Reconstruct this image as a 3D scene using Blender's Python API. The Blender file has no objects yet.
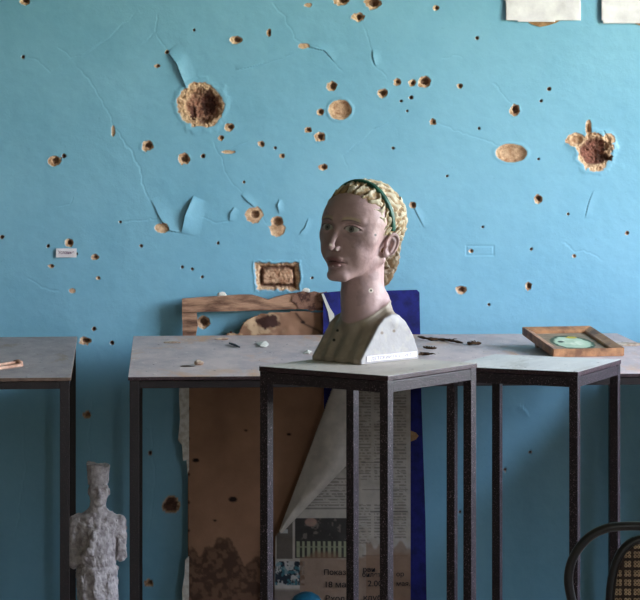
import bpy, bmesh, math, random
import numpy as np
from mathutils import Vector, Matrix

random.seed(7)
S = bpy.context.scene
COL = S.collection
F = 2400.0; CX = 320.0; HY = 126.0; CAMZ = 1.55
WALL = 7.46
TT = 0.912            # table top height
P1 = 1.024; P2 = 0.976

def at(px, py, d):
    return Vector(((px - CX) * d / F, d, CAMZ - (py - HY) * d / F))
def on(px, py, z):
    d = (CAMZ - z) * F / (py - HY)
    return Vector(((px - CX) * d / F, d, z))
def lin(r, g, b):
    f = lambda c: (c / 255 / 12.92) if c / 255 <= .04045 else ((c / 255 + .055) / 1.055) ** 2.4
    return (f(r), f(g), f(b))
def L4(c): return (c[0], c[1], c[2], 1.0)

# ------------------------------------------------------------------ naming
def tag(o, label=None, cat=None, group=None, kind=None):
    if label: o['label'] = label
    if cat: o['category'] = cat
    if group: o['group'] = group
    if kind: o['kind'] = kind
    return o
def thing(name, label, cat, loc=(0, 0, 0), rz=0.0, group=None):
    o = bpy.data.objects.new(name, None); COL.objects.link(o)
    o.empty_display_size = .05
    o.location = loc; o.rotation_euler = (0, 0, rz)
    return tag(o, label, cat, group)
def obj(name, me, mats, parent=None, smooth=False):
    o = bpy.data.objects.new(name, me); COL.objects.link(o)
    if not isinstance(mats, (list, tuple)): mats = [mats]
    for m in mats: me.materials.append(m)
    if parent: o.parent = parent
    if smooth: me.polygons.foreach_set('use_smooth', np.ones(len(me.polygons), bool))
    return o
def from_bm(bm, name='m'):
    me = bpy.data.meshes.new(name); bm.normal_update(); bm.to_mesh(me); bm.free(); return me
def setcol(me, rgb):
    a = me.color_attributes.new('Col', 'FLOAT_COLOR', 'POINT')
    c = np.ones((len(me.vertices), 4), np.float32); c[:, :3] = rgb
    a.data.foreach_set('color', c.ravel())
def mesh_np(V, Fq, name='m'):
    me = bpy.data.meshes.new(name)
    V = np.asarray(V, np.float32); Fq = np.asarray(Fq, np.int32)
    n, k = Fq.shape
    me.vertices.add(len(V)); me.vertices.foreach_set('co', V.ravel())
    me.loops.add(n * k); me.loops.foreach_set('vertex_index', Fq.ravel())
    me.polygons.add(n)
    me.polygons.foreach_set('loop_start', np.arange(0, n * k, k, dtype=np.int32))
    me.polygons.foreach_set('loop_total', np.full(n, k, np.int32))
    me.update(calc_edges=True); me.validate()
    return me
# ------------------------------------------------------------------ bmesh shapes
def box(bm, c, s, rz=0, bev=0.0, M=None):
    r = bmesh.ops.create_cube(bm, size=1.0)
    vs = r['verts']
    m = Matrix.Translation(c) @ Matrix.Rotation(rz, 4, 'Z') @ Matrix.Diagonal((*s, 1))
    if M is not None: m = M @ m
    bmesh.ops.transform(bm, matrix=m, verts=vs)
    if bev > 0:
        es = list({e for v in vs for e in v.link_edges})
        bmesh.ops.bevel(bm, geom=es, offset=bev, segments=2, affect='EDGES', profile=.6)
def boxme(c, s, rz=0, bev=.002):
    bm = bmesh.new(); box(bm, c, s, rz, bev); return from_bm(bm)
def tube(bm, pts, r, n=10, closed=False, cap=True):
    pts = [Vector(p) for p in pts]; N = len(pts)
    rs = r if isinstance(r, (list, tuple)) else [r] * N
    rings = []; up = None
    for i, p in enumerate(pts):
        if closed: t = pts[(i + 1) % N] - pts[i - 1]
        else: t = pts[min(i + 1, N - 1)] - pts[max(i - 1, 0)]
        t.normalize()
        if up is None:
            up = Vector((0, 0, 1)) if abs(t.z) < .9 else Vector((0, 1, 0))
        a = t.cross(up).normalized(); up = a.cross(t).normalized()
        rings.append([bm.verts.new(p + (a * math.cos(2 * math.pi * j / n) + up * math.sin(2 * math.pi * j / n)) * rs[i]) for j in range(n)])
    for i in range(N if closed else N - 1):
        A = rings[i]; B = rings[(i + 1) % N]
        for j in range(n):
            bm.faces.new((A[j], A[(j + 1) % n], B[(j + 1) % n], B[j]))
    if cap and not closed:
        bm.faces.new(rings[0][::-1]); bm.faces.new(rings[-1])
    bmesh.ops.recalc_face_normals(bm, faces=bm.faces)
def smooth_pts(ctrl, n=8, closed=False):
    P = [Vector(p) for p in ctrl]; out = []; N = len(P)
    rng = range(N) if closed else range(N - 1)
    for i in rng:
        g = (lambda k: P[k % N]) if closed else (lambda k: P[max(0, min(N - 1, k))])
        p0, p1, p2, p3 = g(i - 1), g(i), g(i + 1), g(i + 2)
        for j in range(n):
            t = j / n
            out.append(.5 * ((2 * p1) + (p2 - p0) * t + (2 * p0 - 5 * p1 + 4 * p2 - p3) * t * t + (3 * p1 - p0 - 3 * p2 + p3) * t ** 3))
    if not closed: out.append(P[-1])
    return out
def prism(bm, pts, axis_vec):
    """extrude polygon (list of Vectors) along axis_vec"""
    a = [bm.verts.new(p) for p in pts]; b = [bm.verts.new(Vector(p) + Vector(axis_vec)) for p in pts]
    bm.faces.new(a); bm.faces.new(b[::-1]); n = len(a)
    for i in range(n): bm.faces.new((a[i], b[i], b[(i + 1) % n], a[(i + 1) % n]))
    bmesh.ops.recalc_face_normals(bm, faces=bm.faces)
# ------------------------------------------------------------------ noise
def _h(ix, iy, iz, seed):
    n = (ix.astype(np.int64) * 374761393 + iy.astype(np.int64) * 668265263 + iz.astype(np.int64) * 2147483647 + seed * 144665) & 0xffffffff
    n = ((n ^ (n >> 13)) * 1274126177) & 0xffffffff
    n = (n ^ (n >> 16)) & 0xffffffff
    return (n & 0xffff).astype(np.float32) / 65535.0
def noise3(x, y, z, seed=0):
    x = np.asarray(x, np.float32); y = np.asarray(y, np.float32) + 0 * x; z = np.asarray(z, np.float32) + 0 * x
    fx, fy, fz = np.floor(x), np.floor(y), np.floor(z)
    u, v, w = x - fx, y - fy, z - fz
    u = u * u * (3 - 2 * u); v = v * v * (3 - 2 * v); w = w * w * (3 - 2 * w)
    r = 0
    for i in (0, 1):
        for j in (0, 1):
            for k in (0, 1):
                r = r + (u if i else 1 - u) * (v if j else 1 - v) * (w if k else 1 - w) * _h(fx + i, fy + j, fz + k, seed)
    return r
def fbm(x, y, z=0.0, seed=0, oct=3):
    a = 0; s = 0; amp = 1.
    for o in range(oct):
        a = a + amp * noise3(np.asarray(x) * 2 ** o, np.asarray(y) * 2 ** o, np.asarray(z) * 2 ** o, seed + o); s += amp; amp *= .5
    return a / s
def sst(a, b, x):
    t = np.clip((x - a) / (b - a), 0, 1); return t * t * (3 - 2 * t)

# ------------------------------------------------------------------ materials
class NT:
    def __init__(s, name):
        s.m = bpy.data.materials.new(name); s.m.use_nodes = True
        s.t = s.m.node_tree; s.b = s.t.nodes['Principled BSDF']
    def n(s, typ, **kw):
        nd = s.t.nodes.new(typ)
        for k, v in kw.items():
            if k in nd.inputs.keys(): nd.inputs[k].default_value = v
            else: setattr(nd, k, v)
        return nd
    def l(s, a, b): s.t.links.new(a, b)
    def mix(s, f, a, b, blend='MIX'):
        nd = s.t.nodes.new('ShaderNodeMix'); nd.data_type = 'RGBA'; nd.blend_type = blend
        for sock, v in ((nd.inputs[0], f), (nd.inputs[6], a), (nd.inputs[7], b)):
            if hasattr(v, 'is_linked'): s.l(v, sock)
            elif isinstance(v, (int, float)): sock.default_value = v
            else: sock.default_value = L4(v)
        return nd.outputs[2]
    def noise(s, scale, detail=4, rough=.6, coord='Object', dist=0.0, vec=None):
        tc = s.t.nodes.new('ShaderNodeTexCoord')
        nd = s.n('ShaderNodeTexNoise'); nd.inputs['Scale'].default_value = scale
        nd.inputs['Detail'].default_value = detail; nd.inputs['Roughness'].default_value = rough
        nd.inputs['Distortion'].default_value = dist
        v = tc.outputs[coord]
        if vec:
            mp = s.n('ShaderNodeMapping'); mp.inputs['Scale'].default_value = vec; s.l(v, mp.inputs[0]); v = mp.outputs[0]
        s.l(v, nd.inputs['Vector'])
        return nd.outputs['Fac']
    def ramp(s, fac, lo, hi):
        nd = s.n('ShaderNodeMapRange'); s.l(fac, nd.inputs[0])
        nd.inputs[1].default_value = lo; nd.inputs[2].default_value = hi
        return nd.outputs[0]
    def bump(s, fac, strength, dist):
        nd = s.n('ShaderNodeBump'); nd.inputs['Strength'].default_value = strength; nd.inputs['Distance'].default_value = dist
        s.l(fac, nd.inputs['Height']); s.l(nd.outputs[0], s.b.inputs['Normal'])
    def base(s, v):
        if hasattr(v, 'is_linked'): s.l(v, s.b.inputs['Base Color'])
        else: s.b.inputs['Base Color'].default_value = L4(v)
    def attr(s, name='Col'):
        nd = s.n('ShaderNodeVertexColor'); nd.layer_name = name; return nd
    def set(s, rough=.6, spec=.5, metal=0.):
        s.b.inputs['Roughness'].default_value = rough; s.b.inputs['Specular IOR Level'].default_value = spec
        s.b.inputs['Metallic'].default_value = metal; return s.m

def simple(name, c, c2=None, scale=20, rough=.6, spec=.4, bump=0., bscale=60, vec=None, lo=.4, hi=.65, coord='Object'):
    t = NT(name)
    if c2: t.base(t.mix(t.ramp(t.noise(scale, vec=vec, coord=coord), lo, hi), c, c2))
    else: t.base(c)
    if bump: t.bump(t.noise(bscale, vec=vec, coord=coord), .6, bump)
    return t.set(rough, spec)
def vcol(name, rough=.7, spec=.3, bump=0., bscale=300, var=.25, vscale=80):
    t = NT(name); a = t.attr()
    f = t.ramp(t.noise(vscale), .3, .7)
    dark = t.mix(1.0, a.outputs[0], (1 - var, 1 - var, 1 - var), 'MULTIPLY')
    t.base(t.mix(f, dark, a.outputs[0]))
    if bump: t.bump(t.noise(bscale), .6, bump)
    return t.set(rough, spec)

WALLC = lin(92, 180, 208)
def wall_mat():
    t = NT('painted_plaster'); a = t.attr()
    sep = t.n('ShaderNodeSeparateColor'); t.l(a.outputs[0], sep.inputs[0])
    n1 = t.ramp(t.noise(1.7, 6, .65), .35, .7); n2 = t.ramp(t.noise(28, 6, .7), .42, .75)
    paint = t.mix(n1, lin(114, 169, 195), lin(129, 181, 205))
    paint = t.mix(t.mix(.22, (0, 0, 0), n2), paint, lin(136, 192, 210))
    grime = t.ramp(t.noise(60, 3, .7), .66, .78)
    g = t.n('ShaderNodeMath', operation='MULTIPLY'); t.l(grime, g.inputs[0]); g.inputs[1].default_value = .18
    paint = t.mix(g.outputs[0], paint, lin(60, 110, 125))
    pl = t.mix(t.ramp(t.noise(55, 5, .7), .35, .65), lin(226, 192, 158), lin(160, 118, 86))
    br = t.mix(t.ramp(t.noise(70, 5, .7), .35, .62), lin(150, 92, 78), lin(92, 56, 46))
    bare = t.mix(sep.outputs[1], pl, br)
    c = t.mix(sep.outputs[0], paint, bare)
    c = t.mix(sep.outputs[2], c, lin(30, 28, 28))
    t.base(c)
    r = t.n('ShaderNodeMapRange'); t.l(sep.outputs[0], r.inputs[0]); r.inputs[3].default_value = .42; r.inputs[4].default_value = .95
    t.l(r.outputs[0], t.b.inputs['Roughness'])
    m1 = t.noise(9, 5, .55); m2 = t.noise(140, 4, .6)
    ad = t.n('ShaderNodeMath', operation='MULTIPLY_ADD'); t.l(m2, ad.inputs[0]); ad.inputs[1].default_value = .10; t.l(m1, ad.inputs[2])
    t.bump(ad.outputs[0], .5, .006)
    t.b.inputs['Specular IOR Level'].default_value = .45
    return t.m
M_wall = wall_mat()
M_wallplain = simple('limewashed_wall', lin(186, 178, 166), lin(170, 162, 150), 1.7, .8, .2, .003, 9)
M_walldark = simple('darkened_limewash', lin(120, 112, 104), lin(100, 94, 88), 1.7, .8, .2, .003, 9)  # darker tone for the left wall, set to cut bounced light
M_ceil = simple('ceiling_whitewash', lin(118, 114, 106), lin(100, 96, 90), 2, .9, .2)
def floor_mat():
    t = NT('floor_boards')
    tc = t.n('ShaderNodeTexCoord'); br = t.n('ShaderNodeTexBrick'); t.l(tc.outputs['Object'], br.inputs['Vector'])
    br.inputs['Scale'].default_value = 1.0; br.inputs['Brick Width'].default_value = 2.4; br.inputs['Row Height'].default_value = .12
    br.inputs['Mortar Size'].default_value = .004
    br.inputs['Color1'].default_value = L4(lin(142, 126, 110)); br.inputs['Color2'].default_value = L4(lin(126, 110, 96)); br.inputs['Mortar'].default_value = L4(lin(20, 16, 14))
    n = t.ramp(t.noise(5, 6, .7), .4, .7)
    t.base(t.mix(n, br.outputs[0], lin(150, 138, 124))); t.bump(t.noise(40), .3, .003)
    return t.set(.6, .4)
M_floor = floor_mat()
def metal_paint(name, c, c2, worn, lo=.60, hi=.66):
    t = NT(name)
    b = t.mix(t.ramp(t.noise(45, 4, .6), .4, .65), c, c2)
    b = t.mix(t.ramp(t.noise(420, 3, .7), lo, hi), b, worn)
    t.base(b); t.bump(t.noise(260, 3, .6), .8, .0012)
    return t.set(.44, .42)
M_frame = metal_paint('maroon_metal_paint', lin(34, 22, 27), lin(26, 18, 22), lin(186, 160, 170), .60, .70)
M_frameD = metal_paint('dark_metal_paint', lin(32, 22, 24), lin(24, 18, 20), lin(100, 84, 86), .64, .72)
def top_mat(name, a, b, stain, pale):
    t = NT(name)
    c = t.mix(t.ramp(t.noise(5, 6, .7, vec=(2.2, .8, 1)), .38, .64), a, b)
    c = t.mix(t.ramp(t.noise(3.1, 6, .65, dist=.8, vec=(2.0, .7, 1)), .55, .66), c, stain)
    c = t.mix(t.ramp(t.noise(34, 5, .7, vec=(2, .6, 1)), .60, .70), c, pale)
    c = t.mix(t.ramp(t.noise(46, 4, .65, vec=(1.6, .5, 1)), .66, .70), c, lin(78, 66, 60))
    t.base(c); t.bump(t.noise(90, 4, .6), .3, .0015)
    return t.set(.6, .35)
M_topA = top_mat('worn_grey_board', lin(206, 184, 178), lin(176, 158, 158), lin(204, 164, 136), lin(226, 212, 202))
M_topL = top_mat('dusty_dark_board', lin(172, 156, 154), lin(142, 130, 130), lin(150, 130, 114), lin(190, 182, 174))
M_topP = top_mat('pale_beige_board', lin(196, 186, 172), lin(180, 170, 160), lin(170, 156, 140), lin(206, 200, 190))
M_topQ = top_mat('pale_grey_board', lin(206, 202, 194), lin(190, 186, 180), lin(176, 170, 160), lin(216, 212, 206))
M_edge = metal_paint('edge_paint', lin(52, 30, 34), lin(40, 24, 28), lin(160, 140, 144))
M_edgeL = simple('worn_wood_edge', lin(120, 98, 84), lin(84, 66, 58), 40, .7, .3)
M_wood = simple('old_pine', lin(158, 112, 74), lin(104, 70, 46), 14, .6, .35, .002, 40, (1, 8, 8))
M_wood2 = simple('weathered_wood', lin(178, 138, 112), lin(96, 66, 52), 11, .7, .3, .004, 40, (1, 5, 5))
M_wood4 = simple('rotten_fibreboard', lin(132, 98, 82), lin(70, 46, 40), 45, .85, .2, .004, 60, lo=.45, hi=.6)
M_wood3 = simple('picture_frame_oak', lin(178, 128, 88), lin(112, 76, 54), 22, .5, .4, .0015, 60)
M_navy = simple('navy_cloth', lin(34, 38, 112), lin(24, 26, 78), 30, .8, .25, .0006, 700)
M_navyedge = simple('pale_torn_edge', lin(200, 196, 186), None, rough=.9)
M_vc = vcol('printed_paper', .85, .2, .0008, 90, .22, 30)
M_board = vcol('brown_hardboard', .8, .25, .0006, 200, .16, 14)
M_paper = simple('white_paper', lin(236, 230, 232), lin(214, 206, 212), 14, .85, .2, .004, 12)
M_scrap = simple('scrap_paper', lin(226, 220, 212), lin(196, 186, 172), 60, .85, .2)
M_card = simple('brown_card', lin(176, 138, 98), lin(140, 104, 72), 50, .85, .2)
M_ink = simple('dark_ink', lin(34, 30, 32), None, rough=.7)
M_inkg = simple('grey_ink', lin(120, 116, 116), None, rough=.7)
M_inkr = simple('faded_violet_ink', lin(120, 84, 116), None, rough=.7)
M_skin = vcol('painted_plaster_skin', .5, .4, .0006, 160, .16, 26)
M_hair = vcol('painted_plaster_hair', .55, .4, .0008, 180, .2, 60)
M_band = simple('green_paint', lin(40, 96, 78), lin(24, 66, 56), 60, .5, .4, .0006, 200)
M_clay = simple('grey_clay', lin(206, 198, 198), lin(160, 150, 152), 55, .85, .2, .004, 70)
M_black = simple('black_lacquer', lin(26, 23, 23), lin(38, 34, 32), 30, .32, .5)
M_cane = simple('woven_cane', lin(206, 180, 150), lin(164, 136, 108), 80, .6, .3)
M_cane_dark = simple('aged_cane', lin(58, 42, 32), lin(42, 30, 24), 80, .7, .25)
M_teal = simple('teal_paint', lin(36, 110, 140), lin(28, 88, 112), 25, .45, .45)
M_twig = simple('dry_twig', lin(84, 60, 40), lin(50, 36, 26), 60, .9, .2)
M_rub = simple('rubble', lin(208, 186, 166), lin(160, 132, 112), 60, .9, .2, .002, 100)
M_sliver = simple('dark_sliver', lin(66, 72, 84), lin(40, 44, 52), 60, .6, .3)
M_pink = simple('pink_moulding', lin(196, 160, 140), lin(160, 120, 100), 40, .7, .3)
M_white = simple('window_frame_paint', lin(210, 210, 205), lin(190, 190, 184), 8, .5, .4)

# ================================================================== WALL (dense relief)
XS = np.concatenate([np.arange(-1.12, 1.1201, .0022)])
ZS = np.concatenate([np.arange(.05, .84, .006), np.arange(.84, 2.001, .0022)])
GX, GZ = np.meshgrid(XS, ZS)
K = WALL / F
PX = (CX + GX / K).astype(np.float32); PY = (HY + (CAMZ - GZ) / K).astype(np.float32)   # relief drawn on a 3.1 mm ruler
HT = np.zeros_like(PX); BARE = np.zeros_like(PX); BRICK = np.zeros_like(PX); DARK = np.zeros_like(PX)
def win(x0, x1, y0, y1):
    c0 = np.searchsorted(XS, (x0 - CX) * K); c1 = np.searchsorted(XS, (x1 - CX) * K)
    r0 = np.searchsorted(ZS, CAMZ - (y1 - HY) * K); r1 = np.searchsorted(ZS, CAMZ - (y0 - HY) * K)
    return slice(max(r0, 0), max(r1, 0)), slice(max(c0, 0), max(c1, 0))
def crater(px, py, rx, ry, depth, ring=.55, brick=.5, rough=.3, fr=.3, lip=.0, off=(0, 0), seed=None, dark=0., fq=1.):
    seed = seed if seed is not None else int(px * 7 + py * 13)
    m = max(rx, ry) * 1.7 + 3
    w = win(px - m, px + m, py - m, py + m)
    x, y = PX[w], PY[w]
    if x.size == 0: return
    nz = fbm(x * .33 * fq / max(1, rx / 6), y * .33 * fq / max(1, rx / 6), seed * .37, seed, 3) - .5
    d = np.sqrt(((x - px) / rx) ** 2 + ((y - py) / ry) ** 2) + nz * rough * 2
    d2 = np.sqrt(((x - px - off[0]) / rx) ** 2 + ((y - py - off[1]) / ry) ** 2) + nz * rough * 1.8
    n2 = fbm(x * .5, y * .5, seed * .11, seed + 9, 3) - .5
    body = sst(1.03, .93, d)
    core = sst(ring + .1, ring - .12, d2)
    h = body * .0035 + core * depth * (1 - .5 * np.clip(d2 / max(ring, .01), 0, 1) ** 2)
    h = h + body * n2 * fr * depth
    h = h - lip * np.exp(-((d - 1.12) / .14) ** 2)
    HT[w] = np.where(body > .01, np.maximum(HT[w], h), HT[w] + h)
    BARE[w] = np.maximum(BARE[w], sst(1.06, 1.0, d))
    BRICK[w] = np.maximum(BRICK[w], core * brick)
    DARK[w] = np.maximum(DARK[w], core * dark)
def line_d(x, y, pts):
    """distance to polyline, signed side, and parameter"""
    best = np.full(x.shape, 1e9, np.float32); side = np.zeros_like(best); par = np.zeros_like(best)
    n = len(pts) - 1
    for i in range(n):
        ax, ay = pts[i]; bx, by = pts[i + 1]
        dx, dy = bx - ax, by - ay; L = dx * dx + dy * dy
        t = np.clip(((x - ax) * dx + (y - ay) * dy) / L, 0, 1)
        qx = x - ax - t * dx; qy = y - ay - t * dy
        dd = np.hypot(qx, qy); s = np.sign(dx * qy - dy * qx)
        m = dd < best
        best = np.where(m, dd, best); side = np.where(m, s, side); par = np.where(m, (i + t) / n, par)
    return best, side, par
def crack(pts, w=.6, depth=.0012, lift=.0008, ext=10, sgn=1):
    xs = [p[0] for p in pts]; ys = [p[1] for p in pts]
    ww = win(min(xs) - 14, max(xs) + 14, min(ys) - 14, max(ys) + 14)
    x, y = PX[ww], PY[ww]
    if x.size == 0: return
    jx = (fbm(x * .12, y * .12, 3.3, 5) - .5) * 6; jy = (fbm(x * .12, y * .12, 9.1, 8) - .5) * 6
    d, s, t = line_d(x + jx, y + jy, pts)
    fade = np.clip(np.minimum(t, 1 - t) * 8, 0, 1)
    HT[ww] += fade * (depth * np.exp(-(d / w) ** 2) - lift * np.exp(-d / ext) * (s * sgn > 0))
def flake(pts, lift, ext, sgn=1, expo=1.6):
    """paint lifted along a broken edge: stands proud on one side and lies back down within ext"""
    xs = [p[0] for p in pts]; ys = [p[1] for p in pts]
    ww = win(min(xs) - ext * 2 - 4, max(xs) + ext * 2 + 4, min(ys) - ext * 2 - 4, max(ys) + ext * 2 + 4)
    x, y = PX[ww], PY[ww]
    d, s, t = line_d(x, y, pts)
    prof = np.maximum(np.sin(np.pi * np.clip(t, 0, 1)), 0) ** .6
    up = (s * sgn > 0) * np.clip(1 - d / ext, 0, 1) ** expo
    HT[ww] += -lift * prof * up + .0015 * prof * np.exp(-(d / .8) ** 2) * (s * sgn <= 0)

# overall undulation
HT += ((fbm(GX * 3, GZ * 3, 1.0, 2, 4) - .5) * .006).astype(np.float32)
HT += ((fbm(GX * 25, GZ * 25, 4.0, 12, 3) - .5) * .0012).astype(np.float32)
holes = [ # px, py, rx, ry, depth
 (25,1,5,4,.016),(55,161,6,5,.014),(147,146,6,5,.018),(184,159,5.5,5.5,.018),
 (236,40,6,4,.015),(269,33,2,3.6,.01),(342,0,8,5,.018),(372.5,3,8,6,.02),(358,17,6,4,.016),(436,8,3,2.6,.01),
 (332,86,5,4.6,.016),(397,82,3.5,3.5,.014),(412,83,3.2,3.2,.014),(424,82,6,6,.02),(382,93,5,4.6,.016),
 (320,112,3.6,3.2,.012),(433,122,3,3.2,.012),(229,127,4.6,3.6,.015),(308,130,3.2,2.8,.012),(320,137,5,4.6,.016),
 (221,138,3,2.6,.012),(261,144,3.2,3,.012),(282,156,2.8,2.6,.012),(323,167,4,3,.014),
 (459.5,86,2.6,2.4,.012),(514.5,110,5,5.6,.022),(538,199,4,4.4,.018),(69,243,4.2,4,.016),(95,257,3.8,2.8,.012),(51,266,3,2,.008),
 (98,278,2,1.8,.009),(85,341,6,4,.016),(413,205,3.2,3,.012),(461,290,5,4.4,.016),(528.5,286,3,4.4,.014),(627,233,2,2,.01),
 (203,322,6.5,6,.02),(87,415,4,3.2,.012),(149,583,4.4,3.4,.012),(471,251,2.2,2,.008),(574,256,1.8,1.6,.008),(157,66,2.6,2,.008),(603,150,3,3,.01)]
for (a, b, rx, ry, d) in holes:
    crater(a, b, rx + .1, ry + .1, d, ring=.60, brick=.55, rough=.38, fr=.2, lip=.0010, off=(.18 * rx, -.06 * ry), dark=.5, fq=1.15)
for (a, b, r) in [(23,57,1.6),(64,156,2),(203,156,2.1),(167,52,2),(194,30,1.2),(411,97.5,1.9),(401,101,1.2),(275,148,1.3),(407,111,1.1),(393,148,1.4),
                  (477,38,1.6),(549,89,2),(541,101,1.4),(479,128.5,1.3),(538.5,159,1.3),(141,246,1.6),(182,267,1.3),(192,269,1.3),(94,329,2),
                  (218,243,1.3),(202,277,1.3),(312,278,1.2),(482.5,227,1.2),(531,249,1.4),(489,304.5,1.2),(150,453,2),(112,343,2),(2,237,2),
                  (48,246,1.5),(76,254,1.5),(120,222,1.2),(244,182,1.1),(447,176,1.1),(568,214,1.1),(505,470,1.6),(530,452,1.4),(460,512,1.3)]:
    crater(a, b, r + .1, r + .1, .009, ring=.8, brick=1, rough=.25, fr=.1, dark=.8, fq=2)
# shallow bare chips
for (a, b, rx, ry, sd) in [(113,131,1.8,5.5,1),(304,46,6,2.6,2),(162,228,7,4.5,3),(72,291,3.4,2.4,4),(228,152,7,1.6,6),(277,230,8,7,8),(254,215,8.5,7.5,9),(308,5,4,2,5)]:
    crater(a, b, rx, ry, .001, ring=.2, brick=0, rough=.3, fr=.4, seed=sd)
crater(254,215,8.5,7.5,.016, ring=.5, brick=.3, rough=.18, fr=.12, dark=.35, off=(.6,-.3))
crater(277,222,6,5.5,.016, ring=.75, brick=.3, rough=.15, fr=.1, dark=.35)
crater(340,110,11,10,.010, ring=.78, brick=.22, rough=.14, fr=.18, lip=.002, off=(.8,-.6))
crater(511,153,15,9,.010, ring=.82, brick=.18, rough=.12, fr=.25, lip=.0015, off=(1.5,.5))
crater(171,505,8.5,8.5,.006, ring=.85, brick=.9, rough=.25, fr=.4, dark=.6)
# the two big blast holes
crater(201,105,21.5,23,.030, ring=.72, brick=.8, rough=.26, fr=.6, lip=.002, off=(2.5,0), dark=.1, seed=31, fq=1.4)
crater(208,104,9,12,.040, ring=.9, brick=1, rough=.5, fr=.6, dark=.5, seed=33, fq=2)
crater(193,112,4,8,.026, ring=.9, brick=1, rough=.5, fr=.6, dark=.5, seed=35, fq=2)
crater(204,120,7,4,.022, ring=.9, brick=.6, rough=.5, fr=.6, dark=.4, seed=36, fq=2)
crater(595,152,17,18,.028, ring=.76, brick=.95, rough=.32, fr=.65, lip=.002, off=(-1,0), dark=.1, seed=41, fq=1.4)
crater(603,158,9,4,.030, ring=.9, brick=.8, rough=.5, fr=.6, dark=.5, seed=42, fq=2)
crater(606,146,5,9,.020, ring=.5, brick=.2, rough=.4, fr=.6, dark=.2, seed=44, fq=2)
crater(576,140,10,6.5,.014, ring=.6, brick=.2, rough=.25, fr=.5, seed=43)
crater(588.5,128,3,8,.012, ring=.55, brick=.3, rough=.2, fr=.4, seed=45)
crater(609,139,6,5,.006, ring=.4, brick=.1, rough=.25, fr=.4, seed=47)
flake([(566,141),(574,147),(583,150)], .006, 9, 1)
flake([(604,130),(610,140),(613,154)], .006, 8, -1)
# chiselled rectangular recess with one brick showing
w = win(248, 308, 252, 302); x, y = PX[w], PY[w]
nz = (fbm(x * .22, y * .22, 2.2, 51) - .5)
qx = np.abs(x - 277.5) - 21.5; qy = np.abs(y - 276.7) - 13.5
dr = np.maximum(qx, qy) + nz * 5
o = sst(.8, -.8, dr)
ix = np.abs(x - 277.5) - 15.5; iy = np.abs(y - 276.7) - 8.5
di = np.maximum(ix, iy) + nz * 3.4
groove = np.exp(-((di - .6) / 1.5) ** 2)
inner = sst(.6, -1.2, di)
n2 = fbm(x * .5, y * .5, 7, 53) - .5
HT[w] = np.where(o > .02, o * (.010 + n2 * .008 + groove * .016 - inner * .004), HT[w] - .002 * np.exp(-((dr - 1.6) / 1.2) ** 2))
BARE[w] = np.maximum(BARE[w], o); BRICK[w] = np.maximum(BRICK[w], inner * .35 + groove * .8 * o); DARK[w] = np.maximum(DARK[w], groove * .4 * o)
# trace of a removed label (shallow raised paint line)
w = win(460, 500, 240, 262); x, y = PX[w], PY[w]
dr = np.abs(np.maximum(np.abs(x - 480) - 13.5, np.abs(y - 250.5) - 4.6))
HT[w] += .0016 * np.exp(-(dr / .8) ** 2)
# peeling paint
flake([(167,52),(176,63),(181,76),(187,91)], .013, 15, -1)
flake([(193,196),(185,214),(181,233)], .016, 19, -1, 1.3)
flake([(181,233),(170,231),(160,219),(151,200)], .006, 16, 1)
flake([(234,207),(230,213),(229,221)], .006, 8, -1)
flake([(241,195),(247,201),(255,208)], .005, 8, -1)
flake([(279,199),(277,206),(279,214)], .005, 7, -1)
flake([(308,218),(305,227),(299,234)], .004, 7, -1)
flake([(334,62),(325,51),(308,47)], .004, 9, 1)
flake([(236,70),(250,67),(264,63)], .004, 8, -1)
flake([(372,50),(373,58),(375,66)], .005, 9, -1)
flake([(412,204),(417,214),(424,228)], .003, 8, -1)
flake([(593,191),(588,205),(585,218)], .003, 8, -1)
for c in ([(139,10),(124,25),(110,37),(95,48),(72,59),(50,72),(38,61),(25,58)],
          [(72,59),(85,74),(97,92),(108,112),(114,128),(135,156),(146,190),(152,204)],
          [(158,12),(155,33),(142,45)],[(155,33),(167,50)],[(57,46),(72,59)],
          [(271,0),(283,15),(297,42),(304,46)],[(304,46),(325,50),(334,62),(344,74)],[(237,70),(262,64),(297,52)],
          [(362,20),(372,50),(374,64),(389,80)],[(402,108),(385,125),(372,131),(360,142),(343,156),(349,172)],
          [(212,136),(222,160),(232,182),(243,196)],[(224,152),(248,140)],[(255,208),(266,222),(277,215)],
          [(490,80),(505,95),(514,108)],[(433,122),(470,135),(511,150)],[(120,222),(160,219)],[(200,215),(216,222),(233,221)],
          [(560,240),(575,250),(590,252),(604,262)],[(440,60),(452,54),(463,58)],[(26,278),(40,286),(62,294)],[(55,206),(70,204),(73,196)],
          [(92,385),(88,440),(96,500)],[(524,404),(526,412),(521,416)],[(150,420),(155,480),(148,540)],[(20,400),(26,470),(14,540)]):
    crack(c, depth=.0009, lift=.00025)
flake([(518,404),(525,409),(530,416)], .004, 7, 1)

HT = np.clip(np.nan_to_num(HT), -.03, .075)
# keep the border of the relief flush with the plain wall
bx = np.minimum(GX - XS[0], XS[-1] - GX); bz = np.minimum(GZ - ZS[0], ZS[-1] - GZ)
HT *= np.clip(np.minimum(bx, bz) / .03, 0, 1)
nx, nz_ = len(XS), len(ZS)
V = np.stack([GX, WALL + HT, GZ], -1).reshape(-1, 3)
ii = (np.arange(nz_ - 1)[:, None] * nx + np.arange(nx - 1)[None, :]).ravel()
Fq = np.stack([ii, ii + 1, ii + nx + 1, ii + nx], -1)
ROOM = (-3.2, 2.6, -1.6, WALL, 3.1)   # x0,x1,y0,y1,h
x0, x1, y0, y1, HH = ROOM
extra = []
def q(a, b, c, d):
    extra.append([(a, WALL, c), (b, WALL, c), (b, WALL, d), (a, WALL, d)])
q(x0, XS[0], 0, HH); q(XS[-1], x1, 0, HH); q(XS[0], XS[-1], 0, ZS[0]); q(XS[0], XS[-1], ZS[-1], HH)
nv = len(V)
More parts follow.
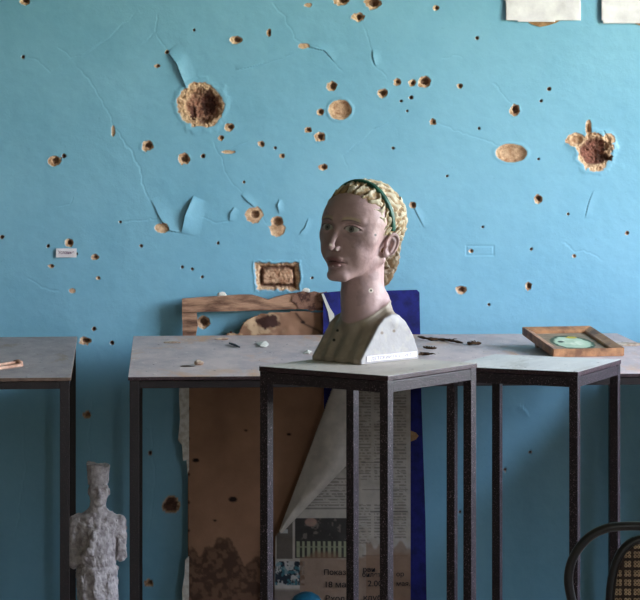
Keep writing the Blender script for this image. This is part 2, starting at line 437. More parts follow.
V = np.concatenate([V, np.array(extra, np.float32).reshape(-1, 3)])
Fq = np.concatenate([Fq, nv + np.arange(16).reshape(4, 4)])
me = mesh_np(V, Fq, 'wall_back')
c = np.zeros((len(V), 3), np.float32); c[:nv, 0] = BARE.ravel(); c[:nv, 1] = BRICK.ravel(); c[:nv, 2] = np.clip(DARK.ravel(), 0, .75)
setcol(me, c)
tag(obj('wall_back', me, M_wall, smooth=True), kind='structure')

def struct(name, boxes, m):
    bm = bmesh.new()
    for c_, s_ in boxes: box(bm, c_, s_)
    return tag(obj(name, from_bm(bm), m), kind='structure')
struct('floor', [(((x0 + x1) / 2, (y0 + y1) / 2, -.05), (x1 - x0, y1 - y0 + .3, .1))], M_floor)
struct('ceiling', [(((x0 + x1) / 2, (y0 + y1) / 2, HH + .05), (x1 - x0 + .4, y1 - y0 + .4, .1))], M_ceil)
struct('wall_left', [((x0 - .1, (y0 + y1) / 2, HH / 2), (.2, y1 - y0 + .3, HH))], M_walldark)
struct('wall_front', [(((x0 + x1) / 2, y0 - .1, HH / 2), (x1 - x0 + .4, .2, HH))], M_wallplain)
WINS = [(-1.2, .5, 1.15, 2.75), (4.5, 6.5, 1.15, 2.75)]  # first opening is an added, unseen window giving frontal fill light
wx = x1 + .125
bs = []
edges = [y0 - .1] + [e for w_ in sorted(WINS) for e in w_[:2]] + [y1 + .3]
for k in range(0, len(edges), 2):
    a, b = edges[k], edges[k + 1]; bs.append(((wx, (a + b) / 2, HH / 2), (.25, b - a, HH)))
for (a, b, c_, d_) in WINS:
    bs.append(((wx, (a + b) / 2, c_ / 2), (.25, b - a, c_))); bs.append(((wx, (a + b) / 2, (d_ + HH) / 2), (.25, b - a, HH - d_)))
struct('wall_right', bs, M_wallplain)
for k, (a, b, c_, d_) in enumerate(WINS[::-1]):
    fr = []
    for y_ in (a + .025, b - .025): fr.append(((x1 + .16, y_, (c_ + d_) / 2), (.06, .05, d_ - c_)))
    fr.append(((x1 + .16, (a + b) / 2, (c_ + d_) / 2), (.05, .05, d_ - c_ - .1)))
    for z_ in (c_ + .025, d_ - .025): fr.append(((x1 + .16, (a + b) / 2, z_), (.058, b - a - .1, .05)))
    struct('window_%d' % (k + 1), fr, M_white)  # one of these frames belongs to the added fill window
    ld = bpy.data.lights.new('window_portal', 'AREA'); ld.shape = 'RECTANGLE'; ld.size = b - a; ld.size_y = d_ - c_
    ld.cycles.is_portal = True
    lo = bpy.data.objects.new('window_portal', ld); COL.objects.link(lo)
    lo.location = (x1 + .24, (a + b) / 2, (c_ + d_) / 2); lo.rotation_euler = (0, math.pi / 2, 0)

# ================================================================== DAYLIGHT
wd = bpy.data.worlds.new('daylight'); S.world = wd; wd.use_nodes = True
nt = wd.node_tree; bgn = nt.nodes['Background']
tc = nt.nodes.new('ShaderNodeTexCoord'); sp = nt.nodes.new('ShaderNodeSeparateXYZ'); nt.links.new(tc.outputs['Generated'], sp.inputs[0])
rp = nt.nodes.new('ShaderNodeValToRGB'); mr = nt.nodes.new('ShaderNodeMapRange')
mr.inputs[1].default_value = -1; mr.inputs[2].default_value = 1
nt.links.new(sp.outputs[2], mr.inputs[0]); nt.links.new(mr.outputs[0], rp.inputs[0])
el = rp.color_ramp.elements
el[0].position = 0.0; el[0].color = (.30, .32, .20, 1)
el[1].position = .47; el[1].color = (.58, .66, .42, 1)
for p_, c_ in ((.51, (.98, 1.0, .80, 1)), (.60, (.88, .96, 1.08, 1)), (1.0, (.52, .77, 1.25, 1))):
    e = rp.color_ramp.elements.new(p_); e.color = c_
nt.links.new(rp.outputs[0], bgn.inputs[0]); bgn.inputs[1].default_value = 26.0

# ================================================================== TABLES
def plate(c, s, edge, top, parent, name):
    bm = bmesh.new(); box(bm, c, s, 0, .0015); bm.normal_update()
    me = from_bm(bm); o = obj(name, me, [edge, top], parent)
    for p in me.polygons: p.material_index = 1 if p.normal.z > .9 else 0
    return o
def steel_table(name, label, cat, loc, rz, w, d, h, tube_, slab, rail, top, edge, fm, group=None, inset=.004):
    """origin at the front-left foot; w along local x, d along local y"""
    r = thing(name, label, cat, loc, rz, group)
    plate((w / 2, d / 2, h - slab / 2), (w, d, slab), edge, top, r, 'table_top')
    t = tube_; i = inset
    for (x, y) in ((i + t / 2, i + t / 2), (w - i - t / 2, i + t / 2), (i + t / 2, d - i - t / 2), (w - i - t / 2, d - i - t / 2)):
        obj('leg', boxme((x, y, (h - slab) / 2), (t, t, h - slab), 0, .0012), fm, r)
    zc = h - slab - .0015 - rail / 2
    for y in (i + t / 2, d - i - t / 2):
        obj('rail', boxme((w / 2, y, zc), (w - 2 * i - 2 * t - .0004, t * .96, rail), 0, .001), fm, r)
    for x in (i + t / 2, w - i - t / 2):
        obj('rail', boxme((x, d / 2, zc), (t * .96, d - 2 * i - 2 * t - .0004, rail), 0, .001), fm, r)
    return r
ra = math.radians(3.8)
TA = Vector((-.488, 6.10, 0))
steel_table('display_table', 'long grey-topped display table with thin dark steel legs along the blue wall, behind the bust', 'table',
            TA, ra, 1.485, 1.195, TT, .024, .009, .019, M_topA, M_edge, M_frameD, 'display tables along the blue wall')
rl = math.radians(5.0)
wl = 1.1
steel_table('display_table', 'dark dusty display table cut off by the left edge, left of the statuette', 'table',
            Vector((-.632 - wl * math.cos(rl), 6.09 - wl * math.sin(rl), 0)), rl, wl, 1.19, TT, .024, .009, .019, M_topL, M_edgeL, M_frameD, 'display tables along the blue wall')
steel_table('display_table', 'unseen display table added beyond the right end of the long table to shade the wall', 'table', Vector((1.13, 6.16, 0)), ra, 1.2, 1.19, TT, .024, .009, .019, M_topL, M_edgeL, M_frameD, 'display tables along the blue wall')  # out of view, added to block window light under the long table
def pedestal(label, corner, u, top, h, fm, s):
    """corner = front corner; u = unit vector from the front corner towards the left corner"""
    th = math.atan2(-u.y, -u.x)
    org = corner + u * s
    return steel_table('pedestal', label, 'pedestal', (org.x, org.y, 0), th, s, s, h, .021, .011, .024, top, M_edge, fm, 'square steel pedestals', inset=.0015)
u1 = Vector((-.274, .204)).normalized()
pedestal('tall square steel-legged pedestal with beige top carrying the painted bust', Vector((.143, 5.05)), u1, M_topP, P1, M_frame, .345)
u2 = Vector((-.300, .138)).normalized()
pedestal('empty pale-topped steel pedestal standing to the right of the bust, behind the bentwood chair', Vector((.602, 5.60)), u2, M_topQ, P2, M_frame, .332)

# ================================================================== SDF SCULPTING
def smin(a, b, k):
    h = np.clip(.5 + .5 * (b - a) / k, 0, 1); return b + (a - b) * h - k * h * (1 - h)
def smax(a, b, k): return -smin(-a, -b, k)
def ell(P, c, r):
    q_ = P - np.array(c, np.float32); r = np.array(r, np.float32)
    k0 = np.sqrt(((q_ / r) ** 2).sum(-1)); k1 = np.sqrt(((q_ / (r * r)) ** 2).sum(-1)) + 1e-6
    return k0 * (k0 - 1) / k1
def cone(P, a, b, ra_, rb=None):
    rb = ra_ if rb is None else rb
    a = np.array(a, np.float32); b = np.array(b, np.float32); ba = b - a
    pa = P - a; h = np.clip((pa @ ba) / (ba @ ba), 0, 1)
    return np.sqrt(((pa - h[..., None] * ba) ** 2).sum(-1)) - (ra_ + (rb - ra_) * h)
def poly2(x, y, pts):
    """signed distance to convex/concave polygon"""
    d = np.full(x.shape, 1e9, np.float32); ins = np.zeros(x.shape, bool); n = len(pts)
    for i in range(n):
        ax, ay = pts[i]; bx, by = pts[(i + 1) % n]
        ex, ey = bx - ax, by - ay
        t = np.clip(((x - ax) * ex + (y - ay) * ey) / (ex * ex + ey * ey), 0, 1)
        d = np.minimum(d, np.hypot(x - ax - t * ex, y - ay - t * ey))
        cnd = ((ay > y) != (by > y)) & (x < (bx - ax) * (y - ay) / ((by - ay) if by != ay else 1e-9) + ax)
        ins ^= cnd
    return np.where(ins, -d, d)
def nets(f, lo, hi, h, s=4):
    lo = np.array(lo, np.float32); hi = np.array(hi, np.float32)
    nc = np.ceil((hi - lo) / (h * s)).astype(int); n = nc * s
    ca = [lo[i] + (np.arange(nc[i]) * s + (s - 1) / 2) * h for i in range(3)]
    G = np.stack(np.meshgrid(*ca, indexing='ij'), -1).astype(np.float32).reshape(-1, 3)
    fc = f(G).reshape(nc)
    big = fc
    for ax in range(3): big = np.repeat(big, s, ax)
    Vv = big.astype(np.float32).copy()
    near = np.abs(big) < h * s * 2.2
    idx = np.argwhere(near)
    P = (lo + idx * h).astype(np.float32)
    out = np.empty(len(P), np.float32)
    for k in range(0, len(P), 400000): out[k:k + 400000] = f(P[k:k + 400000])
    Vv[near] = out
    sg = Vv < 0
    cnt = np.zeros(tuple(n - 1), np.int8)
    for a in (0, 1):
        for b in (0, 1):
            for c_ in (0, 1): cnt += sg[a:n[0] - 1 + a, b:n[1] - 1 + b, c_:n[2] - 1 + c_]
    act = (cnt > 0) & (cnt < 8)
    ci = np.argwhere(act); vid = np.full(act.shape, -1, np.int64); vid[act] = np.arange(len(ci))
    acc = np.zeros((len(ci), 3), np.float32); num = np.zeros(len(ci), np.float32)
    cor = [(a, b, c_) for a in (0, 1) for b in (0, 1) for c_ in (0, 1)]
    cv = {k: Vv[ci[:, 0] + k[0], ci[:, 1] + k[1], ci[:, 2] + k[2]] for k in cor}
    for k in cor:
        for ax in range(3):
            if k[ax] == 0:
                k2 = list(k); k2[ax] = 1; k2 = tuple(k2)
                v0, v1 = cv[k], cv[k2]; m = (v0 < 0) != (v1 < 0)
                t = np.where(m, v0 / np.where(m, v0 - v1, 1), 0)
                p = np.array(k, np.float32)[None].repeat(len(ci), 0); p[:, ax] += t
                acc[m] += p[m]; num[m] += 1
    Vt = lo + (ci + acc / num[:, None]) * h
    Fs = []
    for ax in range(3):
        b, c_ = (ax + 1) % 3, (ax + 2) % 3
        sl0 = [slice(None)] * 3; sl1 = [slice(None)] * 3
        sl0[ax] = slice(0, n[ax] - 1); sl1[ax] = slice(1, n[ax])
        s0 = sg[tuple(sl0)]; s1 = sg[tuple(sl1)]
        e = np.argwhere(s0 != s1)
        e = e[(e[:, b] > 0) & (e[:, c_] > 0) & (e[:, b] < n[b] - 1) & (e[:, c_] < n[c_] - 1)]
        ids = []
        for (db, dc) in ((-1, -1), (0, -1), (0, 0), (-1, 0)):
            q_ = e.copy(); q_[:, b] += db; q_[:, c_] += dc; ids.append(vid[q_[:, 0], q_[:, 1], q_[:, 2]])
        fq = np.stack(ids, -1)
        ins = s0[e[:, 0], e[:, 1], e[:, 2]]
        fq = np.where(ins[:, None], fq, fq[:, ::-1]); Fs.append(fq[(fq >= 0).all(1)])
    return Vt, np.concatenate(Fs)
def project(f, V, it=2, e=.02):
    V = V.astype(np.float32)
    for _ in range(it):
        d = f(V); g = np.stack([f(V + np.eye(3, dtype=np.float32)[i] * e) - d for i in range(3)], -1) / e
        V = V - np.clip(d / np.maximum((g * g).sum(-1), .2), -.05, .05)[:, None] * g
    return V

# ------------------------------------------------------------------ bust (units: cm, chin z=0, face towards -y)
SC = 1.027
BASEZ = -16.9
PROF = [(-9.6, BASEZ - 1), (-9.6, BASEZ + .9), (-6.9, -12.6), (-4.3, -9.2), (-2.4, -7.7), (-.2, -7.0), (2.0, -7.2), (4.0, -8.6), (6.3, -11.6), (7.9, BASEZ + 2), (8.2, BASEZ - 1)]
HOFF = np.array((-1.25, -1.25, 0), np.float32); _hc, _hs = math.cos(math.radians(9)), math.sin(math.radians(9))
_pc, _ps = math.cos(math.radians(4.5)), math.sin(math.radians(4.5)); _rc, _rs = math.cos(math.radians(3)), math.sin(math.radians(3))
def tohead(P):
    q_ = P - HOFF
    x = q_[:, 0] * _hc + q_[:, 1] * _hs; y = -q_[:, 0] * _hs + q_[:, 1] * _hc; z = q_[:, 2] - 11
    y, z = y * _pc - z * _ps, y * _ps + z * _pc          # chin slightly raised
    x, z = x * _rc - z * _rs, x * _rs + z * _rc          # slight sideways lean
    return np.stack([x, y, z + 11], -1).astype(np.float32)
def headf(P0):
    P = tohead(P0)
    A = P.copy(); A[:, 0] = np.abs(A[:, 0]); x, y, z = P[:, 0], P[:, 1], P[:, 2]; ax = A[:, 0]
    d = ell(P, (0, 1.3, 14.0), (7.5, 9.0, 7.7))
    d = smin(d, ell(P, (0, -2.6, 12.9), (7.5, 6.1, 7.1)), 1.5)
    d = smin(d, ell(P, (0, -2.9, 7.4), (6.3, 5.6, 6.3)), 1.6)
    d = smin(d, cone(A, (5.5, .6, 5.6), (1.6, -6.5, 1.35), 1.3, 1.2), 1.3)
    d = smin(d, ell(P, (0, -7.2, 1.3), (2.1, 1.5, 1.3)), 1.1)
    d = smin(d, ell(A, (3.4, -5.6, 7.2), (2.0, 1.95, 2.5)), 1.5)
    d = smin(d, ell(A, (5.2, -4.3, 9.6), (1.7, 1.6, 1.5)), 2.2)
    d = smin(d, cone(A, (1.4, -8.1, 13.2), (5.0, -6.5, 13.4), .62, .5), .9)
    # eye sockets, eyeballs, lids
    d = smax(d, -ell(A, (3.3, -9.4, 11.55), (2.25, 2.15, 1.25)), .8)
    ey = ell(A, (3.3, -6.5, 11.45), (1.75, 1.48, 1.45))
    sp_ = ell(A, (3.3, -6.5, 11.45), (2.15, 1.72, 1.68))
    arch = .84 - .15 * (ax - 3.2) ** 2
    up = smax(sp_, (11.45 + arch) - z, .10); lo_ = smax(sp_ + .06, z - (11.45 - .58 + .09 * (ax - 3.25) ** 2), .10)
    ri = np.sqrt((ax - 3.2) ** 2 + (z - 11.55) ** 2)
    ey = ey + .08 * sst(.68, .56, ri) - .07 * sst(.30, .18, ri)
    ey = ey + .06 * np.exp(-((ri - .64) / .08) ** 2)
    d = smin(d, ey, .12); d = smin(d, up, .20); d = smin(d, lo_, .25)
    crease = np.abs(z - (12.78 - .13 * (ax - 3.15) ** 2))
    d = d + .20 * np.exp(-(crease / .16) ** 2) * sst(2.2, 1.4, np.abs(ax - 3.2)) * (y < -5)
    # nose
    d = smin(d, cone(P, (0, -8.0, 12.4), (0, -10.45, 7.75), .54, .62), .7)
    d = smin(d, ell(P, (0, -10.35, 7.42), (.78, .9, .75)), .45)
    d = smin(d, ell(A, (1.02, -9.15, 7.15), (.52, .95, .62)), .35)
    d = smax(d, -ell(A, (.58, -9.85, 6.5), (.36, .55, .34)), .2)
    d = d + .12 * np.exp(-(((ax - 1.68) / .22) ** 2 + ((z - 7.2) / .8) ** 2)) * (y < -7)
    # mouth
    d = smin(d, ell(P, (0, -6.7, 4.6), (2.9, 2.25, 2.3)), 1.0)
    d = smax(d, -cone(P, (0, -9.45, 6.1), (0, -9.35, 5.5), .24), .3)
    d = smin(d, ell(A, (.70, -8.72, 4.85), (1.5, .68, .55)), .3)
    d = smin(d, ell(P, (0, -8.62, 3.5), (1.6, .76, .64)), .3)
    mz = 4.2 + .12 * np.cos(ax * 1.7)
    d = d + .30 * np.exp(-((z - mz) / .15) ** 2) * sst(2.7, 2.1, ax) * (y < -6)
    d = d + .20 * np.exp(-(((ax - 2.4) / .35) ** 2 + ((z - 4.2) / .4) ** 2)) * (y < -5)
    d = smax(d, -ell(P, (0, -9.35, 2.5), (1.7, .85, .36)), .5)
    # ears
    q_ = A - np.array((7.45, 1.3, 8.7), np.float32); sn, cs = math.sin(.45), math.cos(.45)
    a0_ = q_[:, 0] * sn + q_[:, 1] * cs; c_ = q_[:, 0] * cs - q_[:, 1] * sn; b0_ = q_[:, 2]
    ct, st_ = math.cos(.30), math.sin(.30)
    a = a0_ * ct - b0_ * st_; b = a0_ * st_ + b0_ * ct
    E = np.stack([a, b, c_], -1)
    wd_ = 1.0 + .10 * b / 2.5
    ear = ell(np.stack([a / wd_, b, c_], -1), (0, .1, 0), (1.55, 2.65, .62))
    ear = smax(ear, -ell(E, (-.25, -.1, .85), (1.0, 1.75, .85)), .2)
    kk = np.sqrt((a / wd_ / 1.42) ** 2 + ((b - .15) / 2.45) ** 2)
    hel = np.sqrt(((kk - 1) * 1.8) ** 2 + (c_ - .48) ** 2) - .30 * sst(-2.2, -.6, b + .8 * a)
    ear = smin(ear, hel, .2)
    ear = smin(ear, cone(E, (.55, 1.1, .25), (.45, -1.3, .40), .26), .25)
    ear = smin(ear, cone(E, (.55, 1.1, .25), (-.2, 1.6, .3), .22), .2)
    ear = smin(ear, ell(E, (-.50, -2.2, .15), (.72, .72, .42)), .35)
    ear = smin(ear, ell(E, (-1.1, -.35, .35), (.32, .5, .35)), .25)
    d = smin(d, ear, .3)
    return d
def torsof(P):
    x, y, z = P[:, 0], P[:, 1], P[:, 2]
    pr = poly2(y, z, PROF) - .3
    # rounded over towards the neck, flat cut shoulders
    yoke = (z + 7.6 + .030 * x * x * 0 + .045 * np.abs(x)) * .9
    d = smax(pr, np.abs(x) - 7.5, .35)
    d = smax(d, BASEZ - z, .2)
    fold = .17 * np.sin(x * 1.5 + .25 * z + 2.2 * fbm(x * .2, z * .2, y * .2, 3, 2)) * sst(7.4, 6.0, np.abs(x)) * (y < 1)
    bev = np.abs(x) - 6.5 
    return d + fold
def neckf(P):
    d = cone(P, (-1.1, -.6, 4.0), (-.7, -.9, -3.5), 4.8, 4.6)
    d = smin(d, cone(P, (-.7, -.9, -3), (-.3, -.4, -8.5), 4.6, 5.6), 1.2)
    return d
def neckline(P): return -5.3 + .55 * np.minimum(P[:, 1] + .15 * np.abs(P[:, 0]), 2.5)
def bustf(P):
    d = smin(headf(P), neckf(P), 1.1)
    t = torsof(P)
    A = P.copy(); A[:, 0] = np.abs(A[:, 0])
    t = smin(t, smax(cone(A, (5.2, .6, -8.2), (2.6, 1.6, -3.6), 1.9, 1.7), np.abs(P[:, 0]) - 7.5, .2), 1.4)
    d = smin(d, t, 1.3)
    dz = P[:, 2] - neckline(P)
    d = d - .16 * np.exp(-((dz + .15) / .30) ** 2) * (P[:, 2] < -2.4)
    d = d + (fbm(P[:, 0] * .9, P[:, 1] * .9, P[:, 2] * .9, 4, 2) - .5) * .10
    return d
def hair_raw(P):
    d = ell(P, (0, 1.9, 14.0), (8.05, 10.7, 8.6))
    d = smin(d, ell(P, (0, 7.0, 6.4), (5.4, 4.4, 6.4)), 2.2)
    d = smin(d, ell(P, (0, 6.6, 1.6), (4.0, 2.7, 2.6)), 1.5)
    return d
def hairtex(P):
    x, y, z = P[:, 0], P[:, 1], P[:, 2]
    a = np.arctan2(x, np.maximum(z - 6, .5)); s = np.arctan2(y, z - 8)
    low = sst(12, 7, z)
    n = fbm(x * .45, y * .45, z * .45, 21, 3); n2 = fbm(x * 1.6, y * 1.6, z * 1.6, 23, 2)
    strand = np.sin(a * 46 + 3.5 * n + 2.6 * np.sin(s * 9 + 3 * n)) * .20 + np.sin(a * 88 + 6 * n + 3 * np.sin(s * 9 + 3 * n)) * .08
    wave = np.sin(s * 20 + 4 * n + 1.5 * np.sin(a * 20)) * .14
    stl = np.sin(np.arctan2(x, y - 2) * 22 + 1.6 * np.sin(z * 1.5 + 4 * n) + 6 * n) * .28
    return (strand + wave) * (1 - low) + stl * low + (n2 - .5) * .40
def hairf(P0):
    P = tohead(P0)
    x, y, z = P[:, 0], P[:, 1], P[:, 2]
    d = hair_raw(P) - hairtex(P)
    wob = .35 * (fbm(x * .7, y * .7, z * .7, 27, 2) - .5)
    c1 = -((y + 6.3) * 7.2 + (z - 20.2) * 3.3) / 7.92 + wob
    k2 = np.minimum(10.8 - z, 2.6 - y)
    d = smax(d, c1, .5); d = smax(d, k2 + wob * .6, .35)
    return d
def bandf(P0):
    P = tohead(P0)
    x, y, z = P[:, 0], P[:, 1], P[:, 2]
    pl = ((y + 1.9) * 10.8 + (z - 22.6) * 3.1) / 11.24
    d = smax(hair_raw(P) - .50, np.abs(pl) - .50, .2)
    d = smax(d, -(hair_raw(P) + .3), .1)
    return smax(d, 11.9 - z, .1)

PSI = math.radians(45)
BP = Vector((.108, 5.41, P1))
bust = thing('portrait_bust', 'painted plaster bust of a girl with blond hair and green hairband on the beige-topped pedestal', 'bust', BP, -PSI)
def loc(V):  # cm sculpt space -> metres in the bust's own frame, base at 0
    W = np.asarray(V) * SC / 100.0; W = W.copy(); W[:, 2] = np.maximum(W[:, 2] - BASEZ * SC / 100.0, .0006); return W
V, Fc = nets(bustf, (-11, -13.4, BASEZ - 1), (9.6, 11, 22.6), .15)
V = project(bustf, V, 2)
VB = V; V = tohead(V); x, y, z = V.T; axx = np.abs(x)
SKIN = np.array(lin(182, 151, 148)); DRESS = np.array(lin(154, 140, 124)); PALE = np.array(lin(160, 156, 156))
col = np.tile(SKIN, (len(V), 1))
def blend(m, cc):
    global col
    col = col * (1 - m[:, None]) + np.array(cc) * m[:, None]
nz = fbm(x * .8, y * .8, z * .8, 61, 3)
blend(sst(.58, .70, fbm(x * .5, y * .5, z * .5, 66, 3)) * .5, lin(150, 124, 126))
lipm = np.exp(-(((axx) / 2.2) ** 4 + ((z - 4.2) / (1.25 - .22 * axx)) ** 4)) * (y < -6.5)
blend(np.clip(lipm * .8, 0, 1), lin(128, 78, 78))
blend((np.exp(-(np.abs(z - 4.27) / .14) ** 2) * (axx < 2.2) * (y < -6.4)) * .7, lin(60, 40, 42))
brow = np.exp(-((z - (13.55 + .34 * np.sin((axx - 1.2) * .9))) / .30) ** 2) * sst(.9, 1.5, axx) * sst(5.4, 4.6, axx) * (y < -4)
blend(brow * .9, lin(190, 168, 138))
blend(np.exp(-((z - (13.1 + .34 * np.sin((axx - 1.2) * .9))) / .14) ** 2) * sst(.9, 1.5, axx) * sst(5.4, 4.6, axx) * (y < -4) * .8, lin(80, 62, 58))
eyd = np.hypot((axx - 3.25) / 1.72, (z - 11.57) / .74)
inE = sst(1.0, .85, eyd) * (y < -6.6)
blend(inE * .85, lin(190, 186, 178))
ri = np.hypot(axx - 3.2, z - 11.55)
blend(sst(.74, .64, ri) * (y < -6.6) * .85, lin(70, 76, 74)); blend(sst(.32, .22, ri) * (y < -6.6), lin(22, 20, 22))
blend(np.exp(-((eyd - 1.02) / .09) ** 2) * (z > 11.4) * (y < -6) * .95, lin(60, 44, 42))
# chipped pale patches on nose, nostril rim and lip
for (cx_, cy_, cz_, rr) in ((.35, -11.05, 7.9, .34), (1.2, -9.9, 6.75, .28), (.3, -9.35, 3.2, .22)):
    blend(sst(rr, rr * .7, np.sqrt((x - cx_) ** 2 + (y - cy_) ** 2 + (z - cz_) ** 2) + (nz - .5) * .4), lin(232, 220, 204))
V = VB; x, y, z = V.T; axx = np.abs(x)
dr_ = sst(.08, -.08, z - neckline(V))
blend(dr_, DRESS)
blend(dr_ * sst(.5, .7, fbm(x * 1.1, y * 1.1, z * .5, 71, 3)) * .45, lin(172, 158, 138))
sd = sst(6.9, 7.15, axx + (nz - .5) * .25) * dr_
sd = np.maximum(sd, dr_ * sst(3.5, 4.2, y))
blend(sd, PALE)
blend(sd * sst(.62, .72, fbm(y * .9, z * .9, 0, 75, 3)) * .5, lin(176, 168, 158))
for (cx_, cy_, cz_, rr) in ((6.6, -3.9, 10.9, .22), (-2.4, -8.0, -12.5, .34), (-2.9, -9.0, -14.3, .34), (4.2, -2.9, -1.2, .2), (7.6, -3.0, -12.3, .3), (7.6, 1.5, -12.4, .3)):
    pass
Wl = loc(V)
R = Matrix.Rotation(-PSI, 3, 'Z')
Wd = Wl @ np.array(R).T + np.array(BP)
ppx = CX + Wd[:, 0] * F / Wd[:, 1]; ppy = HY + (CAMZ - Wd[:, 2]) * F / Wd[:, 1]
for (a, b, r_, c_) in ((375.5, 235, 1.1, (40, 30, 30)), (371, 290.5, 2.2, (225, 212, 196)), (371, 290.5, 1.0, (50, 40, 40)), (337.5, 330.5, 1.3, (30, 26, 26)), (334, 340, 1.4, (30, 26, 26)), (382, 333, 1.4, (120, 104, 92)), (394, 331, 1.4, (120, 104, 92))):
    near_ = np.hypot(ppx - a, ppy - b) < r_ + 1
    if near_.any():
        dmin = Wd[near_, 1].min()
        m = sst(r_ + .5, r_ - .3, np.hypot(ppx - a, ppy - b)) * (Wd[:, 1] < dmin + .03)
        blend(m, lin(*c_))
me = mesh_np(Wl, Fc); setcol(me, col); obj('figure', me, M_skin, bust, True)
V, Fc = nets(hairf, (-11, -10.6, -3), (9.4, 13, 24.4), .14); V = project(hairf, V, 1)
H = tohead(V); tx = hairtex(H)
nz = fbm(H[:, 0] * .6, H[:, 1] * .6, H[:, 2] * .6, 81, 3)
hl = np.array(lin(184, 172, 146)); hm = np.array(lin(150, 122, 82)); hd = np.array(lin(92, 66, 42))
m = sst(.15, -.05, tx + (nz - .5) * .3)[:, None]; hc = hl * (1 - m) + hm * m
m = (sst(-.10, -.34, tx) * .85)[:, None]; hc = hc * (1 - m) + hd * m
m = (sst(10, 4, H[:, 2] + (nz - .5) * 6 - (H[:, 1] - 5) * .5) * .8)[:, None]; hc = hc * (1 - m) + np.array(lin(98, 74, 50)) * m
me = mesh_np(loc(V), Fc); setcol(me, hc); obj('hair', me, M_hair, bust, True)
V, Fc = nets(bandf, (-11, -10, 10), (9.4, 6, 24.8), .13); V = project(bandf, V, 1)
o = obj('hairband', mesh_np(loc(V), Fc), M_band, bust, True); tag(o, 'green hairband')

def textmesh(s, size, m, name, parent, loc_, rot, ext=.0002, bold=.0, shear=0., align='LEFT', xs=1.0):
    cu = bpy.data.curves.new('t', 'FONT'); cu.body = s; cu.size = size; cu.extrude = ext; cu.offset = bold; cu.shear = shear; cu.align_x = align
    to = bpy.data.objects.new('t', cu); COL.objects.link(to)
    dg = bpy.context.evaluated_depsgraph_get(); me = bpy.data.meshes.new_from_object(to.evaluated_get(dg))
    bpy.data.objects.remove(to)
    if xs != 1.0: me.transform(Matrix.Diagonal((xs, 1, 1, 1)))
    o = obj(name, me, m, parent); o.location = loc_; o.rotation_euler = rot
    return o
# nameplate on the cut side of the bust
npx = 7.5 * SC / 100 + .0006
bm = bmesh.new(); box(bm, (npx + .0006, -.004, .0120), (.0014, .162, .0125), 0, .0003)
npl = obj('nameplate', from_bm(bm), M_paper, bust); tag(npl, 'thin white lettered strip')
textmesh('ДЕТСКИЙ ПОРТРЕТ', .0102, M_inkg, 'lettering', npl, (npx + .0014, -.072, .0082), (math.pi / 2, 0, math.pi / 2), xs=1.32)

